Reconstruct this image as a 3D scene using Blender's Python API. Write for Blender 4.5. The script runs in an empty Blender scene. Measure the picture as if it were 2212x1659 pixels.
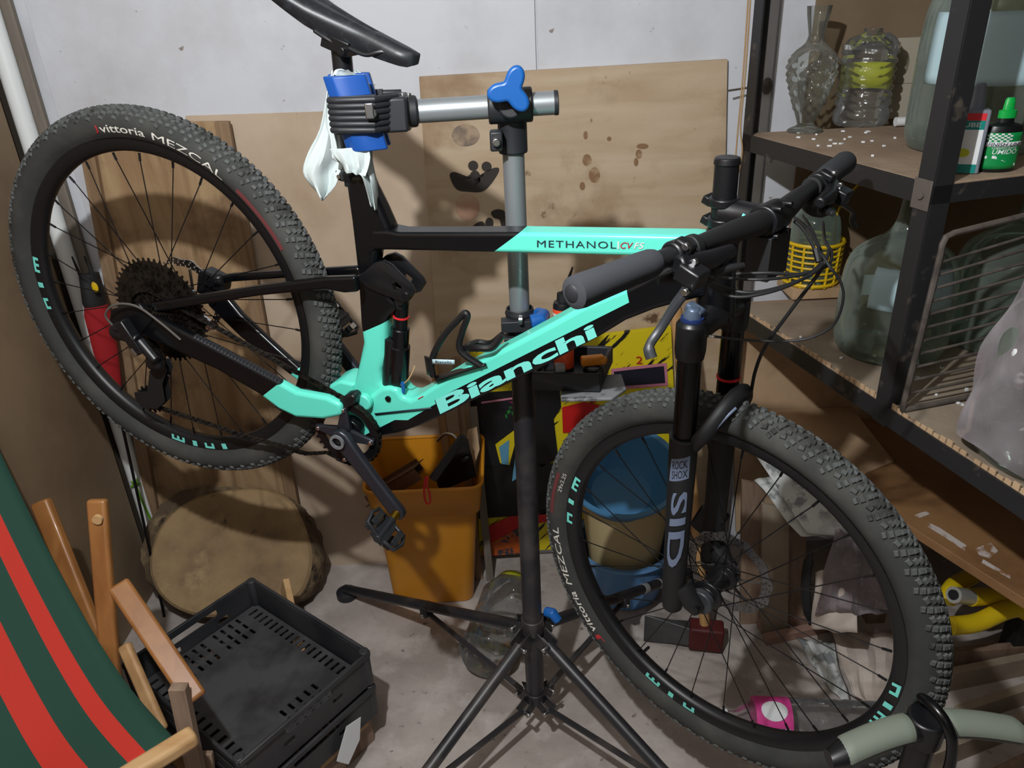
import bpy, math, random
from math import sin, cos, pi, radians as rad
from mathutils import Vector as V, Matrix, Euler
random.seed(7)
scene = bpy.context.scene
COL = scene.collection
# ------------------------------------------------------------ camera, light, exposure
CAMH = 1.6
PITCH, ROLL, FPX = rad(26.57), rad(-2.74), 1663.0
FW = V((0, cos(PITCH), -sin(PITCH)))
RT = V((1, 0, 0)) * cos(ROLL) + V((0, sin(PITCH), cos(PITCH))) * sin(ROLL)
UP = V((1, 0, 0)) * -sin(ROLL) + V((0, sin(PITCH), cos(PITCH))) * cos(ROLL)
CAM = V((0, 0, CAMH))
cd = bpy.data.cameras.new('camera'); cam = bpy.data.objects.new('camera', cd); COL.objects.link(cam)
cd.sensor_width = 36; cd.lens = FPX * 36 / 2212; cd.clip_start = .02; cd.clip_end = 50
cam.matrix_world = Matrix.Translation(CAM) @ Matrix((RT, UP, -FW)).transposed().to_4x4()
scene.camera = cam
w = bpy.data.worlds.new('world'); scene.world = w; w.use_nodes = True
w.node_tree.nodes['Background'].inputs[0].default_value = (.8, .85, 1, 1)
w.node_tree.nodes['Background'].inputs[1].default_value = .12
def lamp(name, loc, power, size, col):
    l = bpy.data.lights.new(name, 'POINT'); l.energy = power; l.shadow_soft_size = size; l.color = col
    o = bpy.data.objects.new(name, l); o.location = loc; COL.objects.link(o); return o
lamp('ceiling_bulb_light', (-.29, .27, 2.06), 86, .018, (.97, .985, 1))
lamp('added_fill_light', (.5, -1.2, 2.2), 3.5, .12, (.92, .96, 1))  # weak fill lamp added behind the camera to lift the shadows
scene.view_settings.view_transform = 'Standard'; scene.view_settings.look = 'None'
scene.view_settings.exposure = 0; scene.view_settings.gamma = 1
scene.view_settings.use_curve_mapping = False
scene.cycles.max_bounces = 10; scene.cycles.transparent_max_bounces = 24

# ------------------------------------------------------------ geometry helpers
def ray(u, v): return FW + RT * ((u - 1106) / FPX) - UP * ((v - 829.5) / FPX)
def aty(u, v, y): d = ray(u, v); return CAM + d * (y / d.y)
def atz(u, v, z): d = ray(u, v); return CAM + d * ((z - CAMH) / d.z)
def atx(u, v, x): d = ray(u, v); return CAM + d * (x / d.x)
def atp(u, v, p, n): d = ray(u, v); n = V(n); return CAM + d * ((V(p) - CAM).dot(n) / d.dot(n))
def frame_to(d, up=(0, 0, 1)):
    d = V(d).normalized(); up = V(up)
    if abs(d.dot(up.normalized())) > .98: up = V((1, 0, 0)) if abs(d.x) < .9 else V((0, 1, 0))
    x = up.cross(d).normalized(); y = d.cross(x)
    return Matrix((x, y, d)).transposed()      # columns x, y, d
class MB:
    def __init__(s): s.v = []; s.f = []; s.mi = []; s.m = 0; s.M = None
    def add(s, vs, fs):
        o = len(s.v)
        vs = [V(p) for p in vs]
        if s.M is not None: vs = [s.M @ p for p in vs]
        s.v += vs
        for f in fs: s.f.append([o + i for i in f]); s.mi.append(s.m)
        return s
    def box(s, c, size, R=None):
        c = V(c); hx, hy, hz = [a / 2 for a in size]
        vs = [V((x, y, z)) for x in (-hx, hx) for y in (-hy, hy) for z in (-hz, hz)]
        if R is not None: vs = [R @ p for p in vs]
        return s.add([c + p for p in vs], [(0, 1, 3, 2), (4, 6, 7, 5), (0, 4, 5, 1), (2, 3, 7, 6), (0, 2, 6, 4), (1, 5, 7, 3)])
    def hexa(s, b, t):   # two quads
        return s.add(list(b) + list(t), [(3, 2, 1, 0), (4, 5, 6, 7), (0, 1, 5, 4), (1, 2, 6, 5), (2, 3, 7, 6), (3, 0, 4, 7)])
    def bar(s, a, b, w, h, up=(0, 0, 1)):
        a = V(a); b = V(b); R = frame_to(b - a, up); l = (b - a).length
        return s.box((a + b) / 2, (w, h, l), R)
    def slab(s, q, t, n=None):   # quad q thickened by t against its normal
        q = [V(p) for p in q]; n = V(n) if n else (q[1] - q[0]).cross(q[3] - q[0]).normalized()
        return s.hexa(q, [p + n * t for p in q])
    def tube(s, pts, r, n=10, caps=True, closed=False, flat=1.0):
        pts = [V(p) for p in pts]; N = len(pts)
        rs = r if isinstance(r, (list, tuple)) else [r] * N
        vs = []; fs = []; nrm = None
        for i in range(N):
            if closed: t = (pts[(i + 1) % N] - pts[i - 1])
            else: t = pts[min(i + 1, N - 1)] - pts[max(i - 1, 0)]
            if t.length < 1e-9: t = V((0, 0, 1))
            t.normalize()
            if nrm is None: nrm = t.orthogonal().normalized() if abs(t.z) > .95 else t.cross(V((0, 0, 1))).normalized()
            nrm = (nrm - t * nrm.dot(t))
            nrm = nrm.normalized() if nrm.length > 1e-6 else t.orthogonal().normalized()
            b = t.cross(nrm)
            for k in range(n):
                a = 2 * pi * k / n
                vs.append(pts[i] + (nrm * cos(a) + b * sin(a) * flat) * rs[i])
        for i in range(N if closed else N - 1):
            j = (i + 1) % N
            for k in range(n):
                l = (k + 1) % n; fs.append((i * n + k, i * n + l, j * n + l, j * n + k))
        if caps and not closed:
            fs.append(tuple(range(n))[::-1]); fs.append(tuple((N - 1) * n + k for k in range(n)))
        return s.add(vs, fs)
    def cyl(s, a, b, r, n=20, r2=None): return s.tube([a, b], [r, r if r2 is None else r2], n)
    def lathe(s, prof, n=32, org=(0, 0, 0), R=None, closed=False, arc=2 * pi, dist=None):
        # prof: (radius, height); axis = local z through org
        org = V(org); vs = []; fs = []; P = len(prof); full = abs(arc - 2 * pi) < 1e-6; M = n if full else n + 1
        for i in range(M):
            a = arc * i / n
            for (r, h) in prof:
                rr = r * (dist(a, h) if dist else 1)
                p = V((rr * cos(a), rr * sin(a), h)); vs.append(org + (R @ p if R is not None else p))
        for i in range(n):
            j = (i + 1) % M
            for k in range(P if closed else P - 1):
                l = (k + 1) % P
                fs.append((i * P + k, j * P + k, j * P + l, i * P + l))
        if not closed and full:
            if prof[0][0] > 1e-5: fs.append(tuple(i * P for i in range(n))[::-1])
            if prof[-1][0] > 1e-5: fs.append(tuple(i * P + P - 1 for i in range(n)))
        return s.add(vs, fs)
    def prism(s, poly, f0, f1):   # polygon pushed through two placing functions
        n = len(poly)
        vs = [f0(*p) for p in poly] + [f1(*p) for p in poly]
        fs = [tuple(range(n))[::-1], tuple(range(n, 2 * n))] + [(i, (i + 1) % n, n + (i + 1) % n, n + i) for i in range(n)]
        return s.add(vs, fs)
    def grid(s, nu, nv, fn, thick=None):
        vs = [fn(i / nu, j / nv) for i in range(nu + 1) for j in range(nv + 1)]
        fs = [(i * (nv + 1) + j, (i + 1) * (nv + 1) + j, (i + 1) * (nv + 1) + j + 1, i * (nv + 1) + j + 1) for i in range(nu) for j in range(nv)]
        return s.add(vs, fs)
    def ball(s, c, r, n=12, sc=(1, 1, 1), R=None):
        c = V(c); m = n // 2
        prof = [(sin(pi * k / m), -cos(pi * k / m)) for k in range(m + 1)]
        vs = []; fs = []
        for i in range(n):
            for (a, b) in prof:
                p = V((a * cos(2 * pi * i / n) * sc[0], a * sin(2 * pi * i / n) * sc[1], b * sc[2])) * r
                vs.append(c + (R @ p if R is not None else p))
        P = m + 1
        for i in range(n):
            j = (i + 1) % n
            for k in range(m): fs.append((i * P + k, j * P + k, j * P + k + 1, i * P + k + 1))
        return s.add(vs, fs)
    def build(s, name, mat, parent=None, local=False, bevel=0, seg=2, ang=35, solid=0, sub=0, smooth=True, center=False):
        me = bpy.data.meshes.new(name)
        o = bpy.data.objects.new(name, me); COL.objects.link(o)
        vs = s.v
        if parent is not None:
            o.parent = parent
            if not local:
                inv = wm(parent).inverted(); vs = [inv @ p for p in vs]
        elif center:
            xs = [p.x for p in vs]; ys = [p.y for p in vs]; zs = [p.z for p in vs]
            c = V(((min(xs) + max(xs)) / 2, (min(ys) + max(ys)) / 2, min(zs))); o.location = c; vs = [p - c for p in vs]
        me.from_pydata([tuple(p) for p in vs], [], s.f)
        mats = mat if isinstance(mat, (list, tuple)) else [mat]
        for m in mats: me.materials.append(m)
        if len(mats) > 1: me.polygons.foreach_set('material_index', s.mi)
        me.validate(); me.update()
        import bmesh
        bm = bmesh.new(); bm.from_mesh(me)
        bmesh.ops.remove_doubles(bm, verts=bm.verts, dist=1e-6)
        bmesh.ops.recalc_face_normals(bm, faces=bm.faces); bm.to_mesh(me); bm.free()
        if smooth:
            me.polygons.foreach_set('use_smooth', [True] * len(me.polygons)); me.set_sharp_from_angle(angle=rad(ang))
        if solid:
            m = o.modifiers.new('solid', 'SOLIDIFY'); m.thickness = solid; m.offset = 0
        if bevel:
            m = o.modifiers.new('bevel', 'BEVEL'); m.width = bevel; m.segments = seg; m.limit_method = 'ANGLE'; m.angle_limit = rad(30); m.harden_normals = False
            me.polygons.foreach_set('use_smooth', [True] * len(me.polygons)); me.set_sharp_from_angle(angle=rad(62))
        if sub:
            m = o.modifiers.new('sub', 'SUBSURF'); m.levels = sub; m.render_levels = sub
        return o
def wm(o):
    m = o.matrix_basis
    while o.parent is not None: o = o.parent; m = o.matrix_basis @ m
    return m
def thing(name, label, cat, loc=(0, 0, 0), group=None, M=None):
    o = bpy.data.objects.new(name, None); COL.objects.link(o); o.empty_display_size = .05
    if M is not None: o.matrix_basis = M
    else: o.location = loc
    o['label'] = label; o['category'] = cat
    if group: o['group'] = group
    return o
def tag(o, label, cat, group=None):
    o['label'] = label; o['category'] = cat
    if group: o['group'] = group
    return o
def curve_mesh(splines, ext=0, bev=0, res=2, fill='BOTH'):
    cu = bpy.data.curves.new('c', 'CURVE'); cu.dimensions = '2D'; cu.fill_mode = fill; cu.extrude = ext; cu.bevel_depth = bev; cu.bevel_resolution = 1
    for sp in splines:
        s = cu.splines.new('POLY'); s.points.add(len(sp) - 1)
        for i, (x, y) in enumerate(sp): s.points[i].co = (x, y, 0, 1)
        s.use_cyclic_u = True
    return _tomesh(cu)
def _tomesh(cu):
    o = bpy.data.objects.new('c', cu); COL.objects.link(o)
    dg = bpy.context.evaluated_depsgraph_get(); dg.update()
    me = bpy.data.meshes.new_from_object(o.evaluated_get(dg))
    vs = [v.co.copy() for v in me.vertices]; fs = [tuple(p.vertices) for p in me.polygons]
    bpy.data.objects.remove(o); bpy.data.curves.remove(cu); bpy.data.meshes.remove(me)
    return vs, fs
def text_mesh(t, size=1, shear=0, bold=0, sx=1, spacing=1, cuts=0):
    cu = bpy.data.curves.new('t', 'FONT'); cu.body = t; cu.size = size; cu.shear = shear; cu.offset = bold; cu.space_character = spacing; cu.resolution_u = 3
    vs, fs = _tomesh(cu)
    if cuts:
        import bmesh
        bm = bmesh.new(); bv = [bm.verts.new(v) for v in vs]
        for f in fs:
            try: bm.faces.new([bv[i] for i in f])
            except ValueError: pass
        bmesh.ops.triangulate(bm, faces=bm.faces)
        for _ in range(cuts): bmesh.ops.subdivide_edges(bm, edges=[e for e in bm.edges if e.calc_length() > .12], cuts=1); bmesh.ops.triangulate(bm, faces=bm.faces)
        bm.verts.index_update(); vs = [v.co.copy() for v in bm.verts]; fs = [tuple(v.index for v in f.verts) for f in bm.faces]; bm.free()
    x0 = min(v.x for v in vs); x1 = max(v.x for v in vs); y0 = min(v.y for v in vs); y1 = max(v.y for v in vs)
    return [((v.x - x0) / (x1 - x0), (v.y - y0) / (y1 - y0)) for v in vs], fs
def put_text(mb, t, fn, **k):   # fn maps unit square -> point
    vs, fs = text_mesh(t, **k); mb.add([fn(a, b) for a, b in vs], fs); return mb
def circ(cx, cy, r, n=24, a0=0): return [(cx + r * cos(a0 + 2 * pi * i / n), cy + r * sin(a0 + 2 * pi * i / n)) for i in range(n)]
def rrect(x0, y0, x1, y1, r=.01, n=3):
    out = []
    for cx, cy, a in ((x1 - r, y1 - r, 0), (x0 + r, y1 - r, pi / 2), (x0 + r, y0 + r, pi), (x1 - r, y0 + r, 1.5 * pi)):
        for i in range(n + 1): out.append((cx + r * cos(a + pi / 2 * i / n), cy + r * sin(a + pi / 2 * i / n)))
    return out
def smooth_path(pts, k=6):
    P = [V(p) for p in pts]; out = []
    for i in range(len(P) - 1):
        p0 = P[max(i - 1, 0)]; p1 = P[i]; p2 = P[i + 1]; p3 = P[min(i + 2, len(P) - 1)]
        for j in range(k):
            t = j / k
            out.append(.5 * ((2 * p1) + (p2 - p0) * t + (2 * p0 - 5 * p1 + 4 * p2 - p3) * t * t + (3 * p1 - p0 - 3 * p2 + p3) * t ** 3))
    out.append(P[-1]); return out

# ------------------------------------------------------------ materials
def lin(c): return tuple((x / 255 / 12.92 if x / 255 <= .04045 else ((x / 255 + .055) / 1.055) ** 2.4) for x in c) + (1,)
def mat(name, c, rough=.55, metal=0, layers=(), bump=0, bsc=60, coat=0, spec=.5, trans=0, wood=None, masks=None, mcol=None, alpha=None, emit=0):
    m = bpy.data.materials.new(name); m.use_nodes = True; nt = m.node_tree; N = nt.nodes; L = nt.links
    b = N['Principled BSDF']; b.inputs['Roughness'].default_value = rough; b.inputs['Metallic'].default_value = metal
    b.inputs['Specular IOR Level'].default_value = spec; b.inputs['Coat Weight'].default_value = coat; b.inputs['Coat Roughness'].default_value = .08
    b.inputs['Transmission Weight'].default_value = trans
    col = N.new('ShaderNodeRGB'); col.outputs[0].default_value = lin(c); cur = col.outputs[0]
    tc = N.new('ShaderNodeTexCoord')
    def mapn(scale, rot=(0, 0, 0)):
        src = tc.outputs['Object']
        if any(rot):
            m0 = N.new('ShaderNodeMapping'); m0.inputs['Rotation'].default_value = rot; L.new(src, m0.inputs['Vector']); src = m0.outputs[0]
        mp = N.new('ShaderNodeMapping'); mp.inputs['Scale'].default_value = scale; L.new(src, mp.inputs['Vector']); return mp.outputs[0]
    def mix(fac, c2):
        nonlocal cur
        x = N.new('ShaderNodeMix'); x.data_type = 'RGBA'; L.new(fac, x.inputs['Factor']); L.new(cur, x.inputs['A'])
        x.inputs['B'].default_value = lin(c2); cur = x.outputs['Result']
    if masks:   # painted scheme: colour mcol on the side where every plane test passes
        facs = []
        for grp in masks:
            f = None
            for (a, bb, cc, dd) in grp:
                d = N.new('ShaderNodeVectorMath'); d.operation = 'DOT_PRODUCT'; L.new(tc.outputs['Object'], d.inputs[0]); d.inputs[1].default_value = (a, bb, cc)
                g = N.new('ShaderNodeMath'); g.operation = 'GREATER_THAN'; L.new(d.outputs['Value'], g.inputs[0]); g.inputs[1].default_value = dd
                if f is None: f = g.outputs[0]
                else:
                    q = N.new('ShaderNodeMath'); q.operation = 'MULTIPLY'; L.new(f, q.inputs[0]); L.new(g.outputs[0], q.inputs[1]); f = q.outputs[0]
            facs.append(f)
        f = facs[0]
        for g in facs[1:]:
            q = N.new('ShaderNodeMath'); q.operation = 'MAXIMUM'; L.new(f, q.inputs[0]); L.new(g, q.inputs[1]); f = q.outputs[0]
        mix(f, mcol)
    if wood:
        c2, sc, st = wood[:3]
        nz = N.new('ShaderNodeTexNoise'); nz.inputs['Scale'].default_value = sc; nz.inputs['Detail'].default_value = 6; nz.inputs['Distortion'].default_value = .6
        L.new(mapn(st), nz.inputs['Vector'])
        mr = N.new('ShaderNodeMapRange'); mr.inputs[1].default_value = .35; mr.inputs[2].default_value = .7; L.new(nz.outputs['Fac'], mr.inputs[0]); mix(mr.outputs[0], c2)
    for ly in layers:
        c2, sc, lo, hi = ly[:4]; st = ly[4] if len(ly) > 4 else (1, 1, 1); rot = ly[5] if len(ly) > 5 else (0, 0, 0)
        nz = N.new('ShaderNodeTexNoise'); nz.inputs['Scale'].default_value = sc; nz.inputs['Detail'].default_value = 6; nz.inputs['Roughness'].default_value = .6
        L.new(mapn(st, rot), nz.inputs['Vector'])
        mr = N.new('ShaderNodeMapRange'); mr.inputs[1].default_value = lo; mr.inputs[2].default_value = hi; L.new(nz.outputs['Fac'], mr.inputs[0]); mix(mr.outputs[0], c2)
    L.new(cur, b.inputs['Base Color'])
    if emit: L.new(cur, b.inputs['Emission Color']); b.inputs['Emission Strength'].default_value = emit
    if bump:
        nz = N.new('ShaderNodeTexNoise'); nz.inputs['Scale'].default_value = bsc; nz.inputs['Detail'].default_value = 5; L.new(tc.outputs['Object'], nz.inputs['Vector'])
        bp = N.new('ShaderNodeBump'); bp.inputs['Strength'].default_value = bump; bp.inputs['Distance'].default_value = .01; L.new(nz.outputs['Fac'], bp.inputs['Height']); L.new(bp.outputs[0], b.inputs['Normal'])
    return m
def glass(name, tint, dust=(150, 150, 140), dustamt=.12, rough=.06, ior=1.5, bump=0):
    m = bpy.data.materials.new(name); m.use_nodes = True; nt = m.node_tree; N = nt.nodes; L = nt.links; N.clear()
    out = N.new('ShaderNodeOutputMaterial'); tr = N.new('ShaderNodeBsdfTransparent'); tr.inputs[0].default_value = lin(tint)
    gl = N.new('ShaderNodeBsdfGlossy'); gl.inputs['Roughness'].default_value = rough
    fr = N.new('ShaderNodeFresnel'); fr.inputs[0].default_value = ior
    mx = N.new('ShaderNodeMixShader'); L.new(fr.outputs[0], mx.inputs[0]); L.new(tr.outputs[0], mx.inputs[1]); L.new(gl.outputs[0], mx.inputs[2])
    df = N.new('ShaderNodeBsdfDiffuse'); df.inputs[0].default_value = lin(dust)
    lw = N.new('ShaderNodeLayerWeight'); lw.inputs[0].default_value = .35
    tc = N.new('ShaderNodeTexCoord'); nz = N.new('ShaderNodeTexNoise'); nz.inputs['Scale'].default_value = 14; L.new(tc.outputs['Object'], nz.inputs['Vector'])
    a = N.new('ShaderNodeMath'); a.operation = 'MULTIPLY_ADD'; L.new(lw.outputs['Facing'], a.inputs[0]); a.inputs[1].default_value = dustamt * 1.6; a.inputs[2].default_value = dustamt * .5
    q = N.new('ShaderNodeMath'); q.operation = 'MULTIPLY'; L.new(a.outputs[0], q.inputs[0]); 
    mr = N.new('ShaderNodeMapRange'); mr.inputs[1].default_value = .3; mr.inputs[2].default_value = .7; mr.inputs[3].default_value = .6; mr.inputs[4].default_value = 1.3; L.new(nz.outputs['Fac'], mr.inputs[0]); L.new(mr.outputs[0], q.inputs[1])
    m2 = N.new('ShaderNodeMixShader'); L.new(q.outputs[0], m2.inputs[0]); L.new(mx.outputs[0], m2.inputs[1]); L.new(df.outputs[0], m2.inputs[2])
    L.new(m2.outputs[0], out.inputs[0])
    if bump:
        n2 = N.new('ShaderNodeTexNoise'); n2.inputs['Scale'].default_value = 25; L.new(tc.outputs['Object'], n2.inputs['Vector'])
        bp = N.new('ShaderNodeBump'); bp.inputs['Strength'].default_value = bump; bp.inputs['Distance'].default_value = .01; L.new(n2.outputs['Fac'], bp.inputs['Height'])
        for x in (gl, fr): L.new(bp.outputs[0], x.inputs['Normal'])
    return m
K = {}
K['white_wall'] = mat('white_wall', (208, 211, 218), .6, layers=[((190, 190, 194), 3, .45, .7), ((138, 128, 122), 30, .675, .71), ((120, 92, 76), 9, .69, .705, (1, 1, .4))], bump=.12, bsc=30)
K['concrete'] = mat('concrete', (178, 168, 162), .85, layers=[((140, 130, 124), 2.5, .4, .65), ((196, 188, 182), 7, .5, .72), ((104, 94, 88), 40, .64, .72), ((212, 206, 200), 70, .70, .74)], bump=.25, bsc=45)
K['mdf'] = mat('brown_hardboard', (132, 112, 88), .7, layers=[((112, 94, 74), 4, .4, .7)], bump=.05)
K['beige_sheet'] = mat('beige_sheet', (196, 176, 154), .7, layers=[((172, 148, 122), 3, .45, .7), ((120, 96, 76), 30, .715, .74)], bump=.05)
K['plywood'] = mat('stained_plywood', (196, 176, 150), .7, wood=((176, 152, 122), 3, (1, 1, 6)), layers=[((146, 118, 88), 3.2, .50, .68), ((96, 72, 50), 13, .66, .72, (1, 1, .8)), ((120, 92, 66), 30, .68, .73, (2.2, 1, .6))], bump=.08)
K['plank_old'] = mat('old_stained_plank', (176, 148, 112), .75, wood=((140, 110, 78), 3, (9, 1, .7)), layers=[((98, 72, 52), 5, .5, .68), ((172, 146, 108), 8, .6, .7, (2, 1, .5))], bump=.15)
K['plank_lath'] = mat('plank_lath', (146, 120, 92), .7, wood=((118, 92, 66), 5, (12, 12, .6)))
K['grey_batten'] = mat('grey_batten', (128, 120, 110), .8, layers=[((100, 90, 80), 6, .4, .7, (4, 4, .5)), ((120, 80, 40), 16, .66, .7)])
K['pipe'] = mat('white_pvc', (226, 230, 230), .35, layers=[((190, 186, 170), 6, .6, .75)])
K['black_frame'] = mat('glossy_black', (9, 10, 13), .25, coat=.15, spec=.35)
K['satin_black'] = mat('satin_black', (16, 17, 20), .38)
K['matt_black'] = mat('matt_black', (20, 21, 23), .6)
K['black_metal'] = mat('black_metal', (22, 22, 25), .35, metal=.4)
K['dirty_metal'] = mat('dirty_metal', (52, 46, 40), .45, metal=.7, layers=[((24, 20, 17), 60, .45, .6)])
K['steel'] = mat('steel', (190, 190, 190), .28, metal=1)
K['crank_grey'] = mat('crank_grey', (58, 60, 68), .35, metal=.6)
K['silver_tube'] = mat('silver_tube', (150, 156, 160), .38, metal=.55)
K['grey_lever'] = mat('lever_grey', (44, 46, 50), .4, metal=.3)
K['gold'] = mat('gold_anodised', (200, 150, 50), .3, metal=1)
K['tyre'] = mat('tyre_rubber', (54, 55, 54), .8, layers=[((72, 72, 68), 9, .45, .7)], bump=.05, spec=.3)
K['knob'] = mat('tyre_tread', (82, 85, 84), .85, layers=[((50, 50, 48), 22, .5, .66)], spec=.25)
K['rim'] = mat('rim_black', (16, 17, 20), .42)
K['celeste'] = mat('celeste', (98, 222, 200), .38, coat=.15)
K['decal'] = mat('celeste_decal', (122, 226, 214), .45)
K['decal_white'] = mat('white_print', (214, 212, 204), .6)
K['decal_red'] = mat('red_print', (170, 40, 46), .6)
K['decal_dim'] = mat('dull_red_print', (104, 48, 50), .7)
K['decal_dark'] = mat('dark_print', (20, 40, 52), .6)
K['decal_slate'] = mat('slate_print', (104, 116, 140), .5)
K['foam_grip'] = mat('foam_grip', (58, 60, 64), .9, bump=.04, bsc=200, spec=.25)
K['red'] = mat('red_rubber', (214, 40, 48), .5)
K['blue'] = mat('blue_plastic', (18, 74, 152), .42)
K['blue_bright'] = mat('bright_blue_plastic', (20, 88, 162), .38)
K['stand_black'] = mat('stand_black', (36, 36, 40), .42, layers=[((84, 78, 74), 6, .5, .75)])
K['stand_plastic'] = mat('stand_black_plastic', (34, 36, 40), .5)
K['rag'] = mat('white_rag', (190, 201, 200), .9, layers=[((120, 122, 116), 16, .62, .72)], bump=.15, bsc=25)
K['iron'] = mat('dark_iron', (42, 42, 44), .5, metal=.2, layers=[((96, 88, 80), 22, .60, .72)])
K['iron_dusty'] = mat('dusty_iron', (92, 84, 78), .6, layers=[((60, 54, 50), 20, .45, .65)])
K['chipboard'] = mat('dusty_chipboard', (160, 138, 116), .9, layers=[((136, 114, 94), 6, .4, .65), ((196, 182, 164), 60, .70, .74)], bump=.2, bsc=70)
K['lining'] = mat('corrugated_lining', (150, 136, 118), .9, layers=[((120, 104, 88), 5, .4, .7)], bump=.1)
K['brown_board'] = mat('brown_board', (150, 112, 74), .55, layers=[((118, 84, 54), 5, .45, .7), ((198, 180, 164), 9, .66, .72, (.4, 2, 1), (0, 0, .6))], bump=.08)
K['kraft'] = mat('kraft_card', (196, 166, 132), .8, layers=[((160, 130, 98), 5, .45, .7), ((206, 192, 172), 50, .71, .74)])
K['dark_wall'] = mat('dark_wall', (84, 74, 60), .9, layers=[((56, 48, 40), 2, .4, .7)])
K['ceiling'] = mat('ceiling_paint', (150, 146, 140), .9)
K['bin'] = mat('orange_yellow_bin', (206, 138, 30), .4, layers=[((190, 122, 26), 3, .4, .7)])
K['wood_honey'] = mat('honey_wood', (150, 102, 56), .42, wood=((128, 82, 42), 4, (6, 6, .8)), coat=.1)
K['wood_pale'] = mat('pale_wood', (194, 158, 112), .6, wood=((170, 130, 84), 4, (1, 8, 8)))
K['wood_tan'] = mat('tan_wood', (168, 132, 90), .6, wood=((146, 110, 72), 5, (8, 8, .7)))
K['wood_grey'] = mat('grey_wood', (138, 116, 98), .7, wood=((110, 88, 72), 5, (8, 8, .7)))
K['log_face'] = mat('log_face', (156, 130, 94), .85, layers=[((104, 84, 62), 4, .42, .66), ((178, 154, 114), 9, .55, .7), ((70, 56, 44), 13, .66, .72)], bump=.3, bsc=40)
K['bark'] = mat('bark', (92, 76, 58), .95, layers=[((140, 120, 90), 14, .5, .65, (1, 1, .4)), ((50, 40, 32), 20, .55, .65)], bump=.8, bsc=45)
K['crate'] = mat('black_crate_plastic', (34, 36, 40), .5, layers=[((64, 64, 66), 5, .45, .75)])
K['crate_base'] = mat('dusty_crate_base', (66, 66, 68), .6, layers=[((40, 40, 43), 9, .45, .65)])
K['newsprint'] = mat('newsprint', (206, 210, 208), .8, layers=[((130, 134, 136), 26, .5, .6, (1, 1, 1)), ((196, 200, 198), 5, .5, .7)])
K['paper'] = mat('crumpled_paper', (206, 194, 184), .8, layers=[((160, 144, 132), 5, .45, .7)], bump=.2, bsc=14)
K['yellow_tube'] = mat('yellow_tube', (220, 190, 22), .45)
K['pump_green'] = mat('grey_green_grip', (116, 124, 112), .6)
K['bowl_blue'] = mat('blue_bowl', (66, 124, 168), .42)
K['tub_blue'] = mat('light_blue_tub', (96, 144, 196), .4)
K['cream'] = mat('cream_bucket', (196, 178, 134), .5, layers=[((150, 128, 84), 4, .55, .8)])
K['glass_green'] = glass('green_glass', (214, 228, 218), (176, 190, 180), .24)
K['glass_clear'] = glass('clear_glass', (232, 236, 234), (190, 188, 178), .14)
K['plastic_clear'] = glass('clear_plastic', (236, 238, 238), (200, 200, 200), .10, .12, 1.45, bump=.6)
K['plastic_bag'] = glass('translucent_bag', (226, 222, 222), (186, 178, 184), .42, .3, 1.4, bump=.8)
K['label_blue'] = mat('pale_blue_label', (176, 204, 212), .5)
K['yellow'] = mat('yellow_plastic', (222, 184, 20), .45)
K['yellow_label'] = mat('lime_label', (196, 200, 40), .6)
K['orange'] = mat('orange_print', (230, 84, 40), .5)
K['orange2'] = mat('orange_plastic', (222, 134, 30), .45)
K['green_cap'] = mat('green_cap', (10, 170, 70), .4)
K['green_label'] = mat('green_label', (10, 140, 70), .4)
K['teal'] = mat('teal_print', (0, 130, 120), .45)
K['grey_plastic'] = mat('grey_plastic', (120, 126, 138), .5)
K['white'] = mat('white_print_b', (225, 228, 230), .5)
K['pink'] = mat('pink_label', (220, 70, 150), .4)
K['red_cloth'] = mat('red_cloth', (150, 14, 22), .85, bump=.1)
K['axe_steel'] = mat('axe_steel', (92, 94, 96), .45, metal=.6, layers=[((60, 60, 62), 7, .4, .7)])
K['axe_red'] = mat('dark_red_paint', (78, 22, 22), .6)
K['axe_wood'] = mat('axe_handle_wood', (190, 150, 100), .55, wood=((166, 124, 80), 6, (8, 8, .8)))
K['paint_black'] = mat('spray_black', (52, 46, 42), .8)
K['leaf'] = mat('leaf', (96, 160, 30), .6)
K['string'] = mat('tan_string', (170, 140, 100), .9)
K['grey_tape'] = mat('grey_tape', (150, 152, 152), .5)
# striped cloth: stripes follow the object's local x
def stripes():
    m = bpy.data.materials.new('striped_canvas'); m.use_nodes = True; nt = m.node_tree; N = nt.nodes; L = nt.links
    b = N['Principled BSDF']; b.inputs['Roughness'].default_value = .85
    uv = N.new('ShaderNodeUVMap'); uv.uv_map = 'cloth'; sp = N.new('ShaderNodeSeparateXYZ'); L.new(uv.outputs[0], sp.inputs[0])
    cr = N.new('ShaderNodeValToRGB'); cr.color_ramp.interpolation = 'CONSTANT'; e = cr.color_ramp.elements
    green = lin((22, 62, 50)); red = lin((184, 44, 30))
    st = [(0, green), (.086, red), (.145, green), (.235, red), (.335, green), (.43, red), (.53, green), (.64, red), (.74, green)]
    e[0].position, e[0].color = st[0]; e[1].position, e[1].color = st[1]
    for p, c in st[2:]: x = e.new(p); x.color = c
    L.new(sp.outputs[0], cr.inputs[0]); L.new(cr.outputs[0], b.inputs['Base Color'])
    nz = N.new('ShaderNodeTexNoise'); nz.inputs['Scale'].default_value = 500; bp = N.new('ShaderNodeBump'); bp.inputs['Strength'].default_value = .1; L.new(nz.outputs['Fac'], bp.inputs['Height']); L.new(bp.outputs[0], b.inputs['Normal'])
    return m
K['stripes'] = stripes()

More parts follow.
